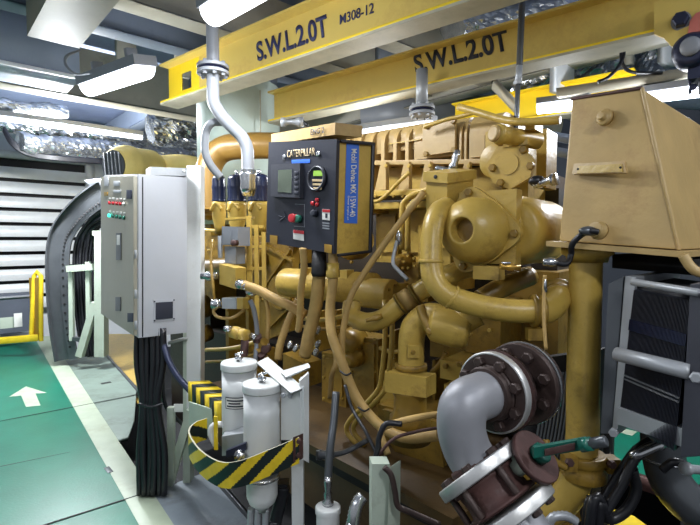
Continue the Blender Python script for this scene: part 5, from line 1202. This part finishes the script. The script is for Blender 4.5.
# stub post and floor fittings in the gully
st = thing('stub_post', P(383, 525, 1.6), 'pale green square stub post with a chipped top at the bottom centre', 'post')
pt_ = P(372, 464, 1.62); MB().hexa(V3((pt_.x, pt_.y, -.6)), RT*.060, U*.01+V3((0, .05, 0)), Z*(pt_.z+.6)).build('angle', 'pgreen', st, bevel=.003)
MB().pts8([P(390, 467, 1.60), P(399, 461, 1.64), P(398, 560, 1.64), P(386, 560, 1.60)], [q+V3((.006, .006, 0)) for q in (P(390, 467, 1.60), P(399, 461, 1.64), P(398, 560, 1.64), P(386, 560, 1.60))]).build('side_flange', 'pgreen', st)
MB().tube([P(384, 467, 1.59), P(391, 475, 1.585), P(395, 492, 1.58), P(398, 506, 1.58), P(410, 512, 1.58), P(440, 525, 1.56)], .010, 10).build('cable', 'brown', st)
fcn = thing('capped_pipe_end', P(328, 525, 1.9), 'white capped pipe end with a silver hose fitting at the bottom', 'pipe')
MB().lathe(P(328, 545, 1.9), Z, [(-P(328, 545, 1.9).z-.6, .046), (.13, .046), (.134, .05), (.155, .05), (.16, .042)], 28).build('cap', 'white', fcn)
MB().lathe(P(328, 506, 1.9), Z, [(0, .022), (.02, .024), (.024, .014), (.05, .018), (.06, .012), (.10, .017), (.12, .012)], 10).build('fitting', 'steel', fcn)
MB().tube([P(328, 480, 1.9), P(330, 450, 1.92), P(334, 420, 1.96), P(336, 392, 2.0)], .016, 14).build('hose', 'tray', fcn)
MB().tube([V3((P(350, 560, 1.75).x, P(350, 560, 1.75).y, -.58)), P(350, 560, 1.75), P(353, 525, 1.75), P(357, 505, 1.76), P(364, 495, 1.78)], .026, 14, rib=.014).build('braided_hose', 'steel', None, label='bright braided hose at the bottom left of the pale stub post', cat='hose')
MB().lathe(P(316, 455, 2.1), RT, [(0, .02), (.02, .024), (.03, .018), (.06, .022), (.08, .014)], 9).build('pipe_union', 'tray', None, label='dark pipe union between the white stand and the hanging black hose', cat='fitting')
MB().tube([P(322, 456, 2.1), P(345, 452, 2.15), P(368, 440, 2.2)], .012, 10).build('drain_pipe', 'tray', None, label='dark thin pipe running right from the white stand above the gully', cat='pipe')

p = P(536, 137, 2.7); q = P(575, 145, 2.5)
MB().hexa(p, q-p, W*.06, Z*.05).build('back_rail', 'gird2', None, label='upper of two blue-grey rails glimpsed between the pump and the tan tank', cat='rail')
p = P(536, 152, 2.7); q = P(575, 160, 2.5)
MB().hexa(p, q-p, W*.06, Z*.05).build('back_rail', 'gird2', None, label='lower of two blue-grey rails glimpsed between the pump and the tan tank', cat='rail')
# ================================================================ WORLD
w = bpy.data.worlds.new('world'); bpy.context.scene.world = w; w.use_nodes = True
w.node_tree.nodes['Background'].inputs['Color'].default_value = (.86, .92, 1.0, 1)
w.node_tree.nodes['Background'].inputs['Strength'].default_value = .30
sc = bpy.context.scene
sc.view_settings.view_transform = 'Standard'; sc.view_settings.look = 'None'; sc.view_settings.gamma = 1
sc.view_settings.use_curve_mapping = False; sc.view_settings.exposure = 0.32
sc.cycles.max_bounces = 6
